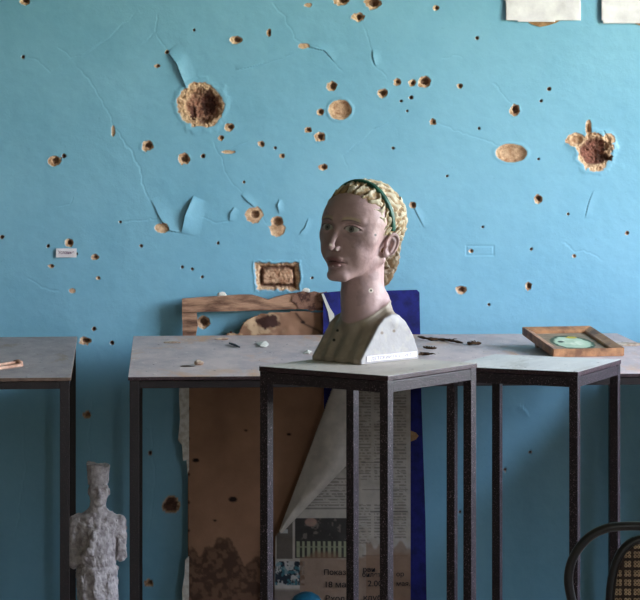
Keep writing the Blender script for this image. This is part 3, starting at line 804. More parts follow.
# ------------------------------------------------------------------ clay statuette
def statf(P):
    x, y, z = P[:, 0], P[:, 1], P[:, 2]
    A = P.copy(); A[:, 0] = np.abs(A[:, 0])
    # robe: from hem to waist
    t = np.clip(z / 36, 0, 1)
    rx = 6.6 - 1.3 * t; ry = 5.2 - 1.2 * t
    robe = (np.sqrt((x / rx) ** 2 + (y / ry) ** 2) - 1) * 4.2
    robe = smax(robe, z - 34, 1.0); robe = smax(robe, -z, .2)
    d = robe
    d = smin(d, cone(P, (0, 0, 30), (0, .2, 41), 4.4, 5.0), 1.5)       # torso
    d = smin(d, ell(P, (0, .3, 45.0), (6.4, 3.6, 3.6)), 1.6)           # shoulders
    d = smin(d, cone(P, (5.7, .2, 45.6), (6.2, -.3, 36.6), 1.75, 1.35), .9)   # hanging arm, broken at the elbow
    d = smin(d, cone(P, (-5.6, .2, 45.6), (-6.2, -.6, 35.2), 1.9, 1.5), .9)
    d = smin(d, cone(P, (-6.2, -.8, 35.0), (-2.2, -4.4, 38.6), 1.5, 1.2), .6)
    d = smin(d, cone(P, (-2.2, -4.4, 38.6), (-.9, -4.7, 42.2), 1.15, .85), .5)
    for k in range(4):
        d = smin(d, cone(P, (-1.9 + .62 * k, -5.0, 40.6), (-1.1 + .5 * k, -4.6, 43.4 - .25 * k), .42, .30), .2)
    d = smax(d, -ell(P, (-3.5, -4.4, 42.0), (1.1, 2.2, 3.6)), .3)
    d = smax(d, -ell(P, (-4.5, -4.0, 39.2), (1.4, 2.2, 1.4)), .3)
    d = smin(d, cone(P, (0, .2, 46), (.2, 0, 51), 2.5, 2.0), 1.6)          # neck
    hx = .35
    h = ell(P, (hx, -.2, 53.4), (2.55, 2.8, 3.5))                          # head
    h = smin(h, ell(P, (hx + .1, -1.7, 50.9), (1.6, 1.4, 1.2)), .8)
    h = smin(h, cone(P, (hx + .1, -2.8, 54.2), (hx + .15, -4.0, 52.5), .42, .65), .35)
    B = P.copy(); B[:, 0] = np.abs(B[:, 0] - hx - .05)
    h = smax(h, -ell(B, (1.2, -3.1, 53.9), (1.0, 1.4, .62)), .3)
    h = smin(h, cone(B, (.3, -3.0, 54.9), (1.9, -2.2, 54.9), .42), .3)
    h = smin(h, ell(P, (hx + .05, -2.9, 51.7), (.9, .45, .28)), .2); h = smin(h, ell(P, (hx + .05, -2.8, 51.1), (.75, .45, .25)), .2)
    h = smin(h, ell(B, (2.5, .2, 53.2), (.4, .7, 1.0)), .3)
    d = smin(d, h, .5)
    tt = np.clip((z - 55.2) / 5.6, 0, 1); rr = 2.62 + .50 * tt                # tall flared hat
    hat = np.sqrt((x - .15) ** 2 + (y + .1) ** 2 * .92) - rr
    hat = smax(hat, z - (60.5 - .16 * x + .3 * np.sin(np.arctan2(y, x) * 3)), .7); hat = smax(hat, 55.3 - z, .3)
    d = smin(d, hat, .35)
    d = smax(d, -ell(P, (4.9, -2.6, 38.0), (.45, 2.2, 4.5)), .3)
    # belt and drapery
    d = d + .25 * np.exp(-((z - 34.2) / .5) ** 2)
    d = d + .34 * np.sin(x * 1.6 + z * .12 + 3 * fbm(x * .2, y * .2, z * .15, 33, 2)) * sst(34, 31, z)
    d = d + (fbm(x * .8, y * .8, z * .8, 91, 3) - .5) * (.9 - .45 * sst(47, 50, z)) + (fbm(x * 2.6, y * 2.6, z * 1.3, 95, 3) - .5) * (.55 - .2 * sst(48, 50, z))
    return d
sp0 = at(97.5, 600, 6.5)
stt = thing('clay_statuette', 'grey clay statuette of a tall-hatted figure standing on the floor between the tables', 'statuette', (sp0.x, 6.5, 0), math.radians(6))
V, Fc = nets(statf, (-10, -8, -.5), (10, 7, 62.5),   .19)
k = .635 / 61.0
obj('figure', mesh_np(V * k - np.array([0, 0, V[:, 2].min() * k]), Fc), M_clay, stt, True)

# ================================================================== BOARDS BEHIND THE TABLE
def px_grid(poly, d, step, thick=0.0, f=None, yoff=0.0, colf=None):
    """flat sheet cut to an outline (outline given on the 1:d ruler), gridded for print"""
    xs = [p[0] for p in poly]; ys = [p[1] for p in poly]
    gx = np.arange(min(xs), max(xs) + step, step); gy = np.arange(min(ys), max(ys) + step, step)
    X, Y = np.meshgrid(gx, gy); inside = poly2(X.astype(np.float32), Y.astype(np.float32), poly) < step * .4
    k_ = d / F
    Zp = f(X, Y) if f else np.zeros_like(X)
    V = np.stack([(X - CX) * k_, d - yoff - Zp, CAMZ - (Y - HY) * k_], -1).reshape(-1, 3)
    n = len(gx); i = (np.arange(len(gy) - 1)[:, None] * n + np.arange(n - 1)[None, :])
    ok = inside[:-1, :-1] & inside[1:, :-1] & inside[:-1, 1:] & inside[1:, 1:]
    i = i[ok]; Fq = np.stack([i, i + n, i + n + 1, i + 1], -1)
    used = np.unique(Fq); mp = np.full(len(V), -1); mp[used] = np.arange(len(used))
    me = mesh_np(V[used], mp[Fq])
    if colf is not None: setcol(me, colf(X.ravel()[used], Y.ravel()[used]))
    return me
def solidify(o, t):
    m = o.modifiers.new('thick', 'SOLIDIFY'); m.thickness = t; m.offset = 0
# --- brown notice board in a broken wooden frame
DB = 7.415
zf = lambda py, d: CAMZ - (py - HY) * d / F
bx0 = at(183, 300, DB).x
notice = thing('notice_board', 'broken wooden-framed brown notice board leaning behind the long table', 'notice board', (at(255, 0, DB).x, DB, 0))
nr = notice.location.copy()
def nobj(name, me, m, smooth=False):
    me.transform(Matrix.Translation(-nr)); return obj(name, me, m, notice, smooth)
bm = bmesh.new()
top_ = [(182, 299), (200, 297.5), (238, 295), (252, 295), (262, 298), (268, 300), (276, 297), (292, 293.5), (326, 293), (326, 311), (298, 309), (262, 310.5), (222, 311.5), (182, 312.5)]
prism(bm, [at(p[0], p[1], DB - .012) for p in top_], (0, .026, 0)); nobj('top_rail', from_bm(bm), M_wood2)
bm = bmesh.new()
prism(bm, [at(*p, DB - .010) for p in [(182, 313), (196.5, 312.6), (197.5, 326), (195, 340), (196, 352), (189, 356), (183, 350)]], (0, .024, 0)); nobj('side_stile', from_bm(bm), M_wood2)
bm = bmesh.new()
prism(bm, [at(*p, DB - .016) for p in [(293, 296), (297, 292.5), (303, 291.2), (309, 292.6), (314, 291.3), (320, 292.8), (327, 291.5), (328, 301), (327, 310.5), (318, 309.6), (311, 311.4), (305, 308.3), (299, 308.8), (296, 304), (291, 301.5)]], (0, .004, 0)); nobj('torn_cardboard', from_bm(bm), M_wood4)
def bcol(X, Y):
    n = fbm(X * .05, Y * .05, 1.0, 101, 4); n2 = fbm(X * .2, Y * .2, 2.0, 105, 3)
    a = np.array(lin(178, 134, 106)); b = np.array(lin(152, 112, 88))
    c_ = a * (1 - n[:, None]) + b * n[:, None]
    def mx(m, cc):
        nonlocal c_
        c_ = c_ * (1 - m[:, None]) + np.array(lin(*cc)) * m[:, None]
    edge = 548 + 22 * (fbm(X * .045, X * 0, 3.0, 111, 3) - .5) * 2 + 10 * (n2 - .5) + .35 * np.maximum(X - 235, 0)
    st = sst(-2, 3, Y - edge) * (X < 275)
    mx(st * (.55 + .35 * sst(.4, .6, n2)), (74, 52, 42))
    mx(np.exp(-((Y - edge) / 2.0) ** 2) * .6 * (X < 275), (58, 40, 34))
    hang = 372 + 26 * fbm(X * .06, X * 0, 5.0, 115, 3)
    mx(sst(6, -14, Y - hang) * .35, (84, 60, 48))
    # upper torn area: pale torn layer, dark cavities
    up = (Y < 345)
    pale = sst(.44, .62, fbm(X * .13, Y * .16, 4.0, 121, 5) + .25 * (n2 - .5)) * up * sst(292, 262, X)
    mx(pale * .85, (206, 174, 140))
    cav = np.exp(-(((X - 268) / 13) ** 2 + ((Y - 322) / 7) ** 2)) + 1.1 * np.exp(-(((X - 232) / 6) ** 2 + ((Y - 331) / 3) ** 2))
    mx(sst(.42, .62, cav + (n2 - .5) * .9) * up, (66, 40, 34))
    ck, _, _ = line_d(X, Y, [(296, 313), (305, 324), (318, 330), (330, 340)]); mx(np.exp(-(ck / 1.1) ** 2) * .8, (60, 40, 32))
    for (a_, b_, r_) in ((233, 499, 2.6), (196, 460, 2.0), (289, 434, 1.3), (246, 430, 1), (215, 520, 1), (303, 322, 1.4)):
        mx(sst(r_ + .6, r_ - .4, np.hypot((X - a_) / 1.6, Y - b_)), (44, 30, 26))
    for yy in (408, 438, 474, 502, 530, 556): mx(sst(1.8, .6, np.hypot((X - 189) , (Y - yy) / 1.3)), (40, 28, 24))
    return c_
bpoly = [(188, 358), (197, 354), (215, 345), (222, 338), (230, 331), (238, 334), (243, 322), (252, 317), (262, 313), (298, 311), (326, 312), (345, 330), (412, 345), (412, 640), (188, 640)]
o = nobj('panel', px_grid(bpoly, DB, 1.2, f=lambda X, Y: .006 + .010 * (fbm(X * .09, Y * .09, 6., 131, 2) - .5) * (Y < 350), colf=bcol), M_board, True); solidify(o, .004)
bm = bmesh.new()
prism(bm, [at(*p, DB - .014) for p in [(181, 360), (189, 360), (189, 470), (187.5, 474), (186.5, 460), (183, 461), (182, 445), (178, 440), (180, 420), (179, 395)]], (0, .0015, 0))
tag(nobj('torn_paper', from_bm(bm), M_scrap), 'ragged white paper edge'); bm = bmesh.new()
prism(bm, [at(*p, DB - .014) for p in [(189, 556), (189, 612), (183, 618), (182, 590), (184.5, 575), (185, 560)]], (0, .0015, 0))
tag(nobj('torn_paper', from_bm(bm), M_scrap), 'ragged white paper edge')
# --- navy board
DN = 7.388
navy = thing('display_board', 'navy blue cloth-covered display board standing upright behind the bust and the newspaper', 'display board', (at(376, 0, DN).x, DN, 0))
bm = bmesh.new()
prism(bm, [at(*p, DN - .008) for p in [(323, 293), (340, 291.5), (384, 291), (417, 290), (419.5, 292.5), (421.5, 400), (425.5, 520), (427, 630), (326, 630)]], (0, .016, 0))
me = from_bm(bm); me.transform(Matrix.Translation(-navy.location)); obj('cloth_panel', me, M_navy, navy)
bm = bmesh.new()
prism(bm, [at(*p, DN - .0105) for p in [(321.5, 294), (323.5, 293.5), (330, 308), (334, 314), (336, 330), (331, 330), (328, 312)]], (0, .002, 0))
me = from_bm(bm); me.transform(Matrix.Translation(-navy.location)); tag(obj('torn_edge', me, M_navyedge, navy), 'pale torn paper edge')
bm = bmesh.new()
prism(bm, [at(*p, DN - .018) for p in [(397.5, 434.5), (403, 435), (406, 432), (411, 431), (416, 433), (418.5, 436), (416, 439.5), (411, 441.5), (407, 440), (404.5, 437.5), (397.5, 437)]], (0, .009, 0))
me = from_bm(bm); me.transform(Matrix.Translation(-navy.location)); tag(obj('cardboard_tab', me, M_card, navy), 'torn brown cardboard tab')
# --- newspaper hanging on it
DP = 7.362
def ncol(X, Y):
    c_ = np.tile(np.array(lin(196, 186, 176)), (len(X), 1)); n = fbm(X * .06, Y * .06, 1., 141, 4); n2 = fbm(X * .5, Y * .5, 2., 145, 2)
    def mx(m, cc):
        nonlocal c_
        m = np.clip(m, 0, 1); c_ = c_ * (1 - m[:, None]) + np.array(lin(*cc)) * m[:, None]
    mx(sst(.45, .65, n) * .5, (172, 156, 140))
    # lines of small print in columns
    colm = np.zeros_like(X)
    for (a, b, y0_, y1_) in ((306, 348, 478, 508), (355, 371, 392, 545), (374, 406, 392, 540), (330, 349, 400, 470)):
        colm = np.maximum(colm, (X > a) & (X < b) & (Y > y0_) & (Y < y1_))
    ln = (np.sin(Y * 2 * np.pi / 2.9) > .1) * (n2 > .40) * (noise3(X * .05, np.floor(Y / 24.), 3., 149) > .12)
    mx(colm * ln * .55, (92, 86, 84))
    rect = lambda a, b, e, g: ((X > a) & (X < b) & (Y > e) & (Y < g)).astype(float)
    for yy, a, b in ((478, 300, 348), (489, 362, 408), (462, 362, 380), (508, 300, 348), (555, 362, 408), (511, 370, 408)): mx(rect(a, b, yy, yy + 1.1) * .6, (80, 74, 74))
    # photograph: dark scene with a pale picket fence
    ph = rect(295, 349, 518, 558); mx(ph * .92, (40, 38, 38))
    fen = rect(297, 347, 541, 557) * (np.sin((X - 297) * 2 * np.pi / 5.2) > -.15); mx(fen * .85, (170, 172, 140)); mx(rect(297, 347, 546, 548) * .7, (150, 152, 126))
    mx(sst(.5, .35, np.hypot((X - 311) / 14, (Y - 522) / 10)) * ph, (170, 136, 122)); mx(ph * sst(.62, .7, fbm(X * .2, Y * .2, 7, 151)) * .5 * (Y < 540), (150, 136, 126))
    p3 = rect(277, 293, 520, 559); mx(p3 * .8, (70, 60, 54)); mx(rect(280, 288, 529, 533), (190, 188, 186))
    p2 = rect(275, 305, 561, 585); mx(p2 * .9, (188, 184, 180)); mx(p2 * sst(.47, .53, fbm(X * .28, Y * .22, 9, 155, 3)), (50, 56, 64)); mx(p2 * sst(.6, .66, fbm(X * .25, Y * .25, 12, 157, 2)) * .7, (80, 130, 140))
    brn = sst(-3, 3, Y - (556 + 8 * (n - .5) * 2)) * (X > 300); mx(brn * .75, (146, 112, 88))
    brn2 = sst(-2, 2, Y - (545 + 14 * (fbm(X * .12, X * 0, 1, 161) - .5))) * (X > 366); mx(brn2 * .7, (146, 114, 92))
    mx(sst(587, 591, Y) * (X < 300) * .7, (96, 74, 62))
    return c_
news = thing('newspaper', 'yellowed newspaper page with printed photographs pinned up behind the bust pedestal', 'newspaper', (at(345, 0, DP).x, DP, at(0, 628, DP).z))
def nw(name, me, m, smooth=True):
    me.transform(Matrix.Translation(-news.location)); return obj(name, me, m, news, smooth)
wav = lambda X, Y: .004 * (fbm(X * .03, Y * .03, 3., 171, 2) - .3)
pp = [(338, 372), (411, 372), (410.5, 628), (273, 628), (274.5, 590), (275.5, 536), (279, 531)]
o = nw('page', px_grid(pp, DP, .8, f=wav, colf=ncol), M_vc)
# folded-over corner: curls off the slanted crease
a0 = np.array((338.0, 376.0)); a1 = np.array((279.0, 531.0)); tip = np.array((346.0, 466.0))
ns, nt_ = 60, 26; Vf = []; Cf = []
for i in range(ns + 1):
    s = i / ns; base = a0 * (1 - s) + a1 * s
    # outline of the flap on the right of the crease
    if s < .58: e = np.array((352.0, 392.0)) * (1 - s / .58) + np.array((346., 466.)) * (s / .58)
    else: e = np.array((346., 466.)) * (1 - (s - .58) / .42) + np.array((282., 533.)) * ((s - .58) / .42)
    for j in range(nt_ + 1):
        t = j / nt_
        p = base * (1 - t) + e * t
        wdt = np.hypot(*(e - base)) * DP / F
        lift = .004 + min(.035, wdt * .30) * math.sin(math.pi * min(1, t * 1.0)) ** .8 * (.55 + .45 * t) + .010 * t * (s > .3)
        lift += .003 * math.sin(7 * s + 5 * t) + .010 * (float(fbm(np.array([s * 7.]), np.array([t * 2.5 + s * 3]), 1.7, 77, 3)[0]) - .5) * min(1, 4 * t * (1 - t) + .2)
        Vf.append(at(p[0], p[1], DP - lift)); Cf.append(0)
Fq = [[i * (nt_ + 1) + j, (i + 1) * (nt_ + 1) + j, (i + 1) * (nt_ + 1) + j + 1, i * (nt_ + 1) + j + 1] for i in range(ns) for j in range(nt_)]
me = mesh_np(np.array([list(v) for v in Vf]), Fq)
vv = np.array([list(v) for v in Vf]); nn = fbm(vv[:, 0] * 30, vv[:, 2] * 30, 2., 181, 3)
cc = np.array(lin(228, 216, 204)) * (1 - .25 * nn[:, None]); setcol(me, cc)
o = nw('folded_corner', me, M_vc); tag(o, 'blank back of the folded-over corner')
for (s, px, py, sz, b) in (('Показан', 323.5, 574.5, 7.4, .0002), ('рви', 362.5, 571.5, 7, .0002), ('билетов', 362, 576.5, 6.4, .0002), ('ор', 396, 576, 6.5, .0002), ('18 мая', 324, 587, 8.2, .0002), ('2.00', 367.5, 586, 8.2, .0002), ('мая.', 396, 585.5, 6.5, .0002), ('Вход', 325, 601, 8, .0002), ('клуб', 363, 600, 8, .0002)):
    p = at(px, py, DP)
    textmesh(s, sz * DP / F, M_ink, 'headline', news, (p.x - news.location.x, -.0045, p.z - news.location.z), (math.pi / 2, 0, 0), .0002, b, xs=1.05)

# --- teal ball
bc = at(306.5, 0, 6.95)
ball = thing('round_object', 'teal painted round object on the floor in front of the newspaper, only its top showing', 'round object', (bc.x, 6.95, 0))
bm = bmesh.new()
ztop = CAMZ - (592 - HY) * 6.95 / F
prof = [(.0, 0), (.052, 0), (.058, .01), (.058, ztop * .62), (.056, ztop * .74), (.049, ztop * .85), (.036, ztop * .94), (.018, ztop * .99), (.0, ztop)]
n = 32; rings = []
for (r_, z_) in prof:
    rings.append([bm.verts.new((r_ * math.cos(2 * math.pi * j / n), r_ * math.sin(2 * math.pi * j / n), z_)) for j in range(n)] if r_ > 0 else [bm.verts.new((0, 0, z_))])
for a, b in zip(rings, rings[1:]):
    for j in range(n):
        if len(a) == 1: bm.faces.new((a[0], b[(j + 1) % n], b[j]))
        elif len(b) == 1: bm.faces.new((a[j], a[(j + 1) % n], b[0]))
        else: bm.faces.new((a[j], a[(j + 1) % n], b[(j + 1) % n], b[j]))
bmesh.ops.recalc_face_normals(bm, faces=bm.faces)
obj('body', from_bm(bm), M_teal, ball, True)

# ================================================================== PAPERS ON THE WALL
def sheet(poly, d, amp, seed):
    return px_grid(poly, d, 1.5, f=lambda X, Y: .004 + amp * (fbm(X * .06, Y * .09, seed, 190 + seed, 2)), colf=None)
for (poly, lab, tagp) in (
    ([(504, -26), (580.5, -26), (580, 20.5), (545, 21.8), (520, 21.5), (505, 21)], 'blank white paper pinned high on the blue wall, the left of the two', [(523, 19), (563, 19), (556, 23), (548, 25.5), (540, 27), (532, 24.5)]),
    ([(601, -26), (680, -26), (680, 24), (640, 24.2), (602.5, 23), (601, 20)], 'blank white paper at the top right corner of the photo, the right of the two', [(631, 22), (655, 22), (648, 26), (640, 25.5)])):
    c0 = at(sum(p[0] for p in poly) / len(poly), 0, WALL)
    r = thing('wall_paper_sheet', lab, 'paper sheet', (c0.x, WALL, CAMZ), 0, 'white papers pinned to the wall')
    me = sheet(poly, WALL - .004, .007, int(poly[0][0]) % 7); me.transform(Matrix.Translation(-r.location)); o = obj('sheet', me, M_paper, r, True); solidify(o, .0006)
    bm = bmesh.new(); prism(bm, [at(*p, WALL - .005) for p in tagp], (0, .0015, 0)); me = from_bm(bm); me.transform(Matrix.Translation(-r.location))
    tag(obj('backing_scrap', me, M_card, r), 'brown card scrap poking out below')
lb = at(66.5, 252.8, WALL)
r = thing('wall_label', 'small white printed label stuck to the blue wall at left', 'label', (lb.x, WALL, lb.z))
k_ = WALL / F
bm = bmesh.new(); box(bm, (0, -.006, 0), (20.5 * k_, .0012, 9 * k_), 0, .0003); obj('slip', from_bm(bm), M_paper, r)
textmesh('Условные', 4.6 * k_, M_inkr, 'print', r, (0, -.0068, -.6 * k_ - .0015), (math.pi / 2, 0, 0), .0001, .0002, align='CENTER', xs=.72)

# ================================================================== THINGS ON THE TABLES
# picture frame, propped at its back edge
fp = on(553, 357.5, TT)
rz = math.radians(11); tilt = math.radians(6.5)
pf = thing('picture_frame', 'small wooden picture frame lying face up on the right end of the long table', 'picture frame', fp, rz)
pf.rotation_euler = (tilt, 0, rz)
W_, D_, T_ = .205, .315, .024; bw = .026
def miter(bm, a, b, c_, d_):
    vs = []
    for p, z_ in ((a, 0), (b, 0), (c_, 0), (d_, 0)): vs.append(bm.verts.new((p[0], p[1], z_)))
    top_h = (T_, T_, T_ * .62, T_ * .62)
    vt = [bm.verts.new((p[0], p[1], h_)) for p, h_ in zip((a, b, c_, d_), top_h)]
    bm.faces.new(vs[::-1]); bm.faces.new(vt)
    for i in range(4): bm.faces.new((vs[i], vs[(i + 1) % 4], vt[(i + 1) % 4], vt[i]))
    es = [e for e in bm.edges]; bmesh.ops.recalc_face_normals(bm, faces=bm.faces)
    bmesh.ops.bevel(bm, geom=es, offset=.0015, segments=2, affect='EDGES')
C4 = [(0, 0), (W_, 0), (W_, D_), (0, D_)]; I4 = [(bw, bw), (W_ - bw, bw), (W_ - bw, D_ - bw), (bw, D_ - bw)]
for i in range(4):
    bm = bmesh.new(); miter(bm, C4[i], C4[(i + 1) % 4], I4[(i + 1) % 4], I4[i]); obj('frame_rail', from_bm(bm), M_wood3, pf)
gx = np.linspace(bw + .0005, W_ - bw - .0005, 90); gy = np.linspace(bw + .0005, D_ - bw - .0005, 130); X, Y = np.meshgrid(gx, gy)
Vp = np.stack([X, Y, X * 0 + .008], -1).reshape(-1, 3); i = (np.arange(129)[:, None] * 90 + np.arange(89)[None]).ravel()
me = mesh_np(Vp, np.stack([i, i + 1, i + 91, i + 90], -1)); x, y = Vp[:, 0], Vp[:, 1]
n = fbm(x * 60, y * 60, 1., 201, 3); cp = np.tile(np.array(lin(160, 140, 118)), (len(x), 1)); cp = cp * (1 - .3 * n[:, None])
def mxp(m, c_):
    global cp
    m = np.clip(m, 0, 1)[:, None]; cp = cp * (1 - m) + np.array(lin(*c_)) * m
dd = np.hypot((x - W_ * .50) / .058, (y - D_ * .50) / .092) + (n - .5) * .25
mxp(sst(1.1, 1.0, dd), (74, 92, 76)); mxp(sst(.9, .8, dd), (186, 204, 176)); mxp(sst(.78, .3, dd) * sst(.45, .7, n), (220, 226, 204))
mxp(sst(.35, .25, np.hypot((x - W_ * .58) / .06, (y - D_ * .72) / .05) + (n - .5) * .3), (196, 176, 70))
mxp(sst(.25, .15, np.hypot((x - W_ * .36) / .05, (y - D_ * .55) / .06) + (n - .5) * .3), (60, 74, 66))
mxp(.0 * sst(.2, .1, np.hypot((x - W_ * .62) / .05, (y - D_ * .46) / .05) + (n - .5) * .3), (90, 100, 86))
setcol(me, cp); tag(obj('picture', me, M_vc, pf), 'faded greenish portrait on tan ground')
bm = bmesh.new(); box(bm, (W_ / 2, D_ / 2, .004), (W_ - 2 * bw + .01, D_ - 2 * bw + .01, .004)); obj('backing', from_bm(bm), M_card, pf)
# block the frame's back edge rests on
M4 = Matrix.Translation(fp) @ Matrix.Rotation(rz, 4, 'Z')
hb = math.sin(tilt) * (D_ - .03)
pb = M4 @ Vector((W_ * .5, math.cos(tilt) * (D_ - .014), 0))
bw_ = thing('wood_offcut', 'short wooden offcut propping up the back of the picture frame', 'wood block', (pb.x, pb.y, TT), rz)
bm = bmesh.new(); box(bm, (0, 0, hb / 2), (.13, .025, hb - .0006), 0, .001); obj('block', from_bm(bm), M_wood, bw_)
bmesh_top = None

def lump(name, label, cat, px, py, z, size, m, seed, group=None, flat=.6, stretch=1.0, rz=0.):
    p = on(px, py, z)
    bm = bmesh.new(); bmesh.ops.create_icosphere(bm, subdivisions=3, radius=1)
    rnd = random.Random(seed)
    P = np.array([v.co[:] for v in bm.verts], np.float32)
    d = .62 + .8 * fbm(P[:, 0] * 1.3 + seed, P[:, 1] * 1.3, P[:, 2] * 1.3, seed, 3)
    P = P * d[:, None] * np.array([size * stretch, size, size * flat]); mz = P[:, 2].min()
    P[:, 2] = np.maximum(P[:, 2] - mz * .75, 0)
    for v, c_ in zip(bm.verts, P): v.co = Vector(c_)
    o = obj(name, from_bm(bm), m, None, False); o.location = (p.x, p.y, z); o.rotation_euler = (0, 0, rz)
    return tag(o, label, cat, group)
lump('plaster_crumb', 'pale plaster crumb beside a dark smear on the left part of the long table', 'rubble', 198.5, 365, TT, .011, M_rub, 3, group='plaster crumbs on the long table', flat=.75, stretch=1.2)
lump('debris_smear', 'low brown smear of dirt left of the plaster crumb on the long table', 'dirt', 187, 366.5, TT, .012, M_twig, 4, flat=.12, stretch=1.5)
lump('plaster_crumb', 'pale plaster crumb near the left back corner of the long table', 'rubble', 172, 343, TT, .012, M_rub, 5, group='plaster crumbs on the long table', flat=.25, stretch=2.0)
lump('plaster_crumb', 'flat tan plaster crumb at the back of the long table before the torn board', 'rubble', 222, 340, TT, .012, M_rub, 6, group='plaster crumbs on the long table', flat=.35, stretch=1.8)
def scrap(name, label, pts, z, m, lift=.006, seed=1, cat='paper scrap'):
    P = [on(px, py, z) for px, py in pts]; c0 = sum(P, Vector()) / len(P)
    bm = bmesh.new(); ctr = bm.verts.new((0, 0, lift)); vs = []
    rnd = random.Random(seed)
    for p in P: vs.append(bm.verts.new((p.x - c0.x, p.y - c0.y, .0006 + rnd.random() * lift * .5)))
    for i in range(len(vs)): bm.faces.new((ctr, vs[i], vs[(i + 1) % len(vs)]))
    bmesh.ops.recalc_face_normals(bm, faces=bm.faces)
    o = obj(name, from_bm(bm), m); o.location = (c0.x, c0.y, z); solidify(o, .0008)
    return tag(o, label, cat, 'white scraps on the long table')
scrap('paper_scrap', 'small white paper scrap on the long table, right of the dark sliver', [(256, 344), (260, 347.5), (266, 347.5), (269, 344.5), (266, 342.5), (261, 343)], TT, M_scrap, .008, 2)
scrap('paper_scrap', 'tiny white paper scrap on the long table next to the left foot of the bust', [(303, 354), (309, 354.5), (312, 352), (307, 350.5)], TT, M_scrap, .006, 3)
a_, b_ = on(229.5, 344.5, TT), on(239.5, 348.5, TT)
bm = bmesh.new(); c0 = (a_ + b_) / 2; tube(bm, [a_ - c0 + Vector((0, 0, .004)), Vector((0, 0, .0045)), b_ - c0 + Vector((0, 0, .004))], [.0025, .004, .002], 8)
o = obj('sliver', from_bm(bm), M_sliver); o.location = c0; tag(o, 'short dark sliver lying on the long table left of the white scrap', 'sliver')
def twig(label, pts, r, seed):
    rnd = random.Random(seed); P = [on(px, py, TT) for px, py in pts]; c0 = P[len(P) // 2]
    cp_ = [p - c0 + Vector((rnd.uniform(-.003, .003), rnd.uniform(-.02, .02), r * 1.02 + rnd.uniform(0, .004))) for p in P]
    ps = smooth_pts(cp_, 6); rs = [max(.0012, r * (.55 + .45 * rnd.random()) * (1 - .6 * abs(2 * i / (len(ps) - 1) - 1) ** 3)) for i in range(len(ps))]
    for p, r_ in zip(ps, rs): p.z = max(p.z, r_)
    bm = bmesh.new(); tube(bm, ps, rs, 7)
    for k in range(6):
        i = rnd.randrange(2, len(ps) - 2); b0 = ps[i]; e = b0 + Vector((rnd.uniform(-.02, .02), rnd.uniform(-.03, .03), rnd.uniform(0, .006))); tube(bm, [b0, (b0 + e) / 2 + Vector((0, 0, .002)), e], [.002, .0015, .0008], 5)
    zm = min(v.co.z for v in bm.verts)
    o = obj('dried_twig', from_bm(bm), M_twig, None, True); o.location = (c0.x, c0.y, TT - zm + .0002)
    return tag(o, label, 'twig', 'dried twigs on the long table')
twig('longest dried twig on the long table, just right of the bust', [(419, 339.5), (430, 341), (440, 341.5), (452, 343), (462, 344.5)], .0065, 1)
twig('small clump of dried twig to the right of the longest twig', [(467, 344.5), (472, 346), (477, 345), (481, 344.5)], .006, 2)
twig('thin dried twig between the longest twig and the bust pedestal', [(424, 349), (430, 349.5), (438, 350)], .004, 3)
twig('short dark twig nearest the shoulder of the bust', [(417, 356), (423, 355), (432, 356.5)], .005, 4)
# dust spill at right end of the table
lump('dust_spill', 'tan heap of dust and crumbs right of the picture frame', 'dirt', 626, 345, TT, .035, M_rub, 9, flat=.10, stretch=1.5)
# broken moulding on the left table
a_, b_ = on(-12, 370.5, TT), on(19, 366, TT)
r = thing('wood_moulding', 'broken piece of pinkish wooden moulding on the dark table at the left edge', 'moulding', (a_ + b_) / 2, math.atan2(b_.y - a_.y, b_.x - a_.x))
L_ = (b_ - a_).length
bm = bmesh.new(); box(bm, (0, 0, .004), (L_, .030, .008), 0, .002); box(bm, (0, .009, .0105), (L_, .010, .006), 0, .002); obj('strip', from_bm(bm), M_pink, r)
bm = bmesh.new(); tube(bm, [(L_ / 2 - .006, -.012, .010), (L_ / 2 - .002, 0, .013), (L_ / 2 - .006, .012, .010)], .0055, 8); obj('end_bead', from_bm(bm), M_pink, r, True)
# scraps on top of the notice board rail
def railscrap(px, py, wd_, label, seed):
    p = at(px, py, DB); bm = bmesh.new(); bmesh.ops.create_icosphere(bm, subdivisions=2, radius=1); rnd = random.Random(seed)
    for v in bm.verts: v.co = Vector((v.co.x * wd_ * rnd.uniform(.7, 1.1), v.co.y * .008, max(v.co.z, -.3) * .010 * rnd.uniform(.5, 1.2) + .003))
    o = obj('paper_scrap', from_bm(bm), M_scrap); o.location = (p.x, DB, p.z); tag(o, label, 'paper scrap', 'white scraps on the notice board rail')
railscrap(222, 296.2, .016, 'crumpled whitish scrap on the left half of the notice board wooden rail', 4)
railscrap(306, 292.0, .014, 'white scrap on the right end of the notice board wooden rail', 5)

# ================================================================== CHAIR
DC = 4.40; kc = DC / F
ch0 = at(646, 0, DC)
chair = thing('bentwood_chair', 'black bentwood chair with woven cane back at the lower right corner', 'chair', (ch0.x, DC, 0))
zt = zf(526.5, DC)
hw = 77 * kc; r_t = .0085
sz = .45
def P2(px, py): 
    p = at(px, py, DC); return (p.x - ch0.x, 0, p.z)
left = [P2(585, 640), P2(573, 605), P2(568.5, 578), P2(574, 556), P2(588, 538), P2(606, 528.5), P2(626, 526)]
mir = lambda p: (-p[0], p[1], p[2])
hoop = [(-.135, .02, 0), (-.128, .012, .2), (-.120, .004, .40), (-.115, 0, .52)] + left + [(0, 0, zt + .0005)] + [mir(p) for p in left[::-1]] + [(.115, 0, .52), (.120, .004, .40), (.128, .012, .2), (.135, .02, 0)]
bm = bmesh.new(); tube(bm, smooth_pts(hoop, 7), r_t, 12); obj('back_hoop', from_bm(bm), M_black, chair, True)
zi = zf(539, DC); iw = 36.5 * kc
inner = []
zb_ = .515
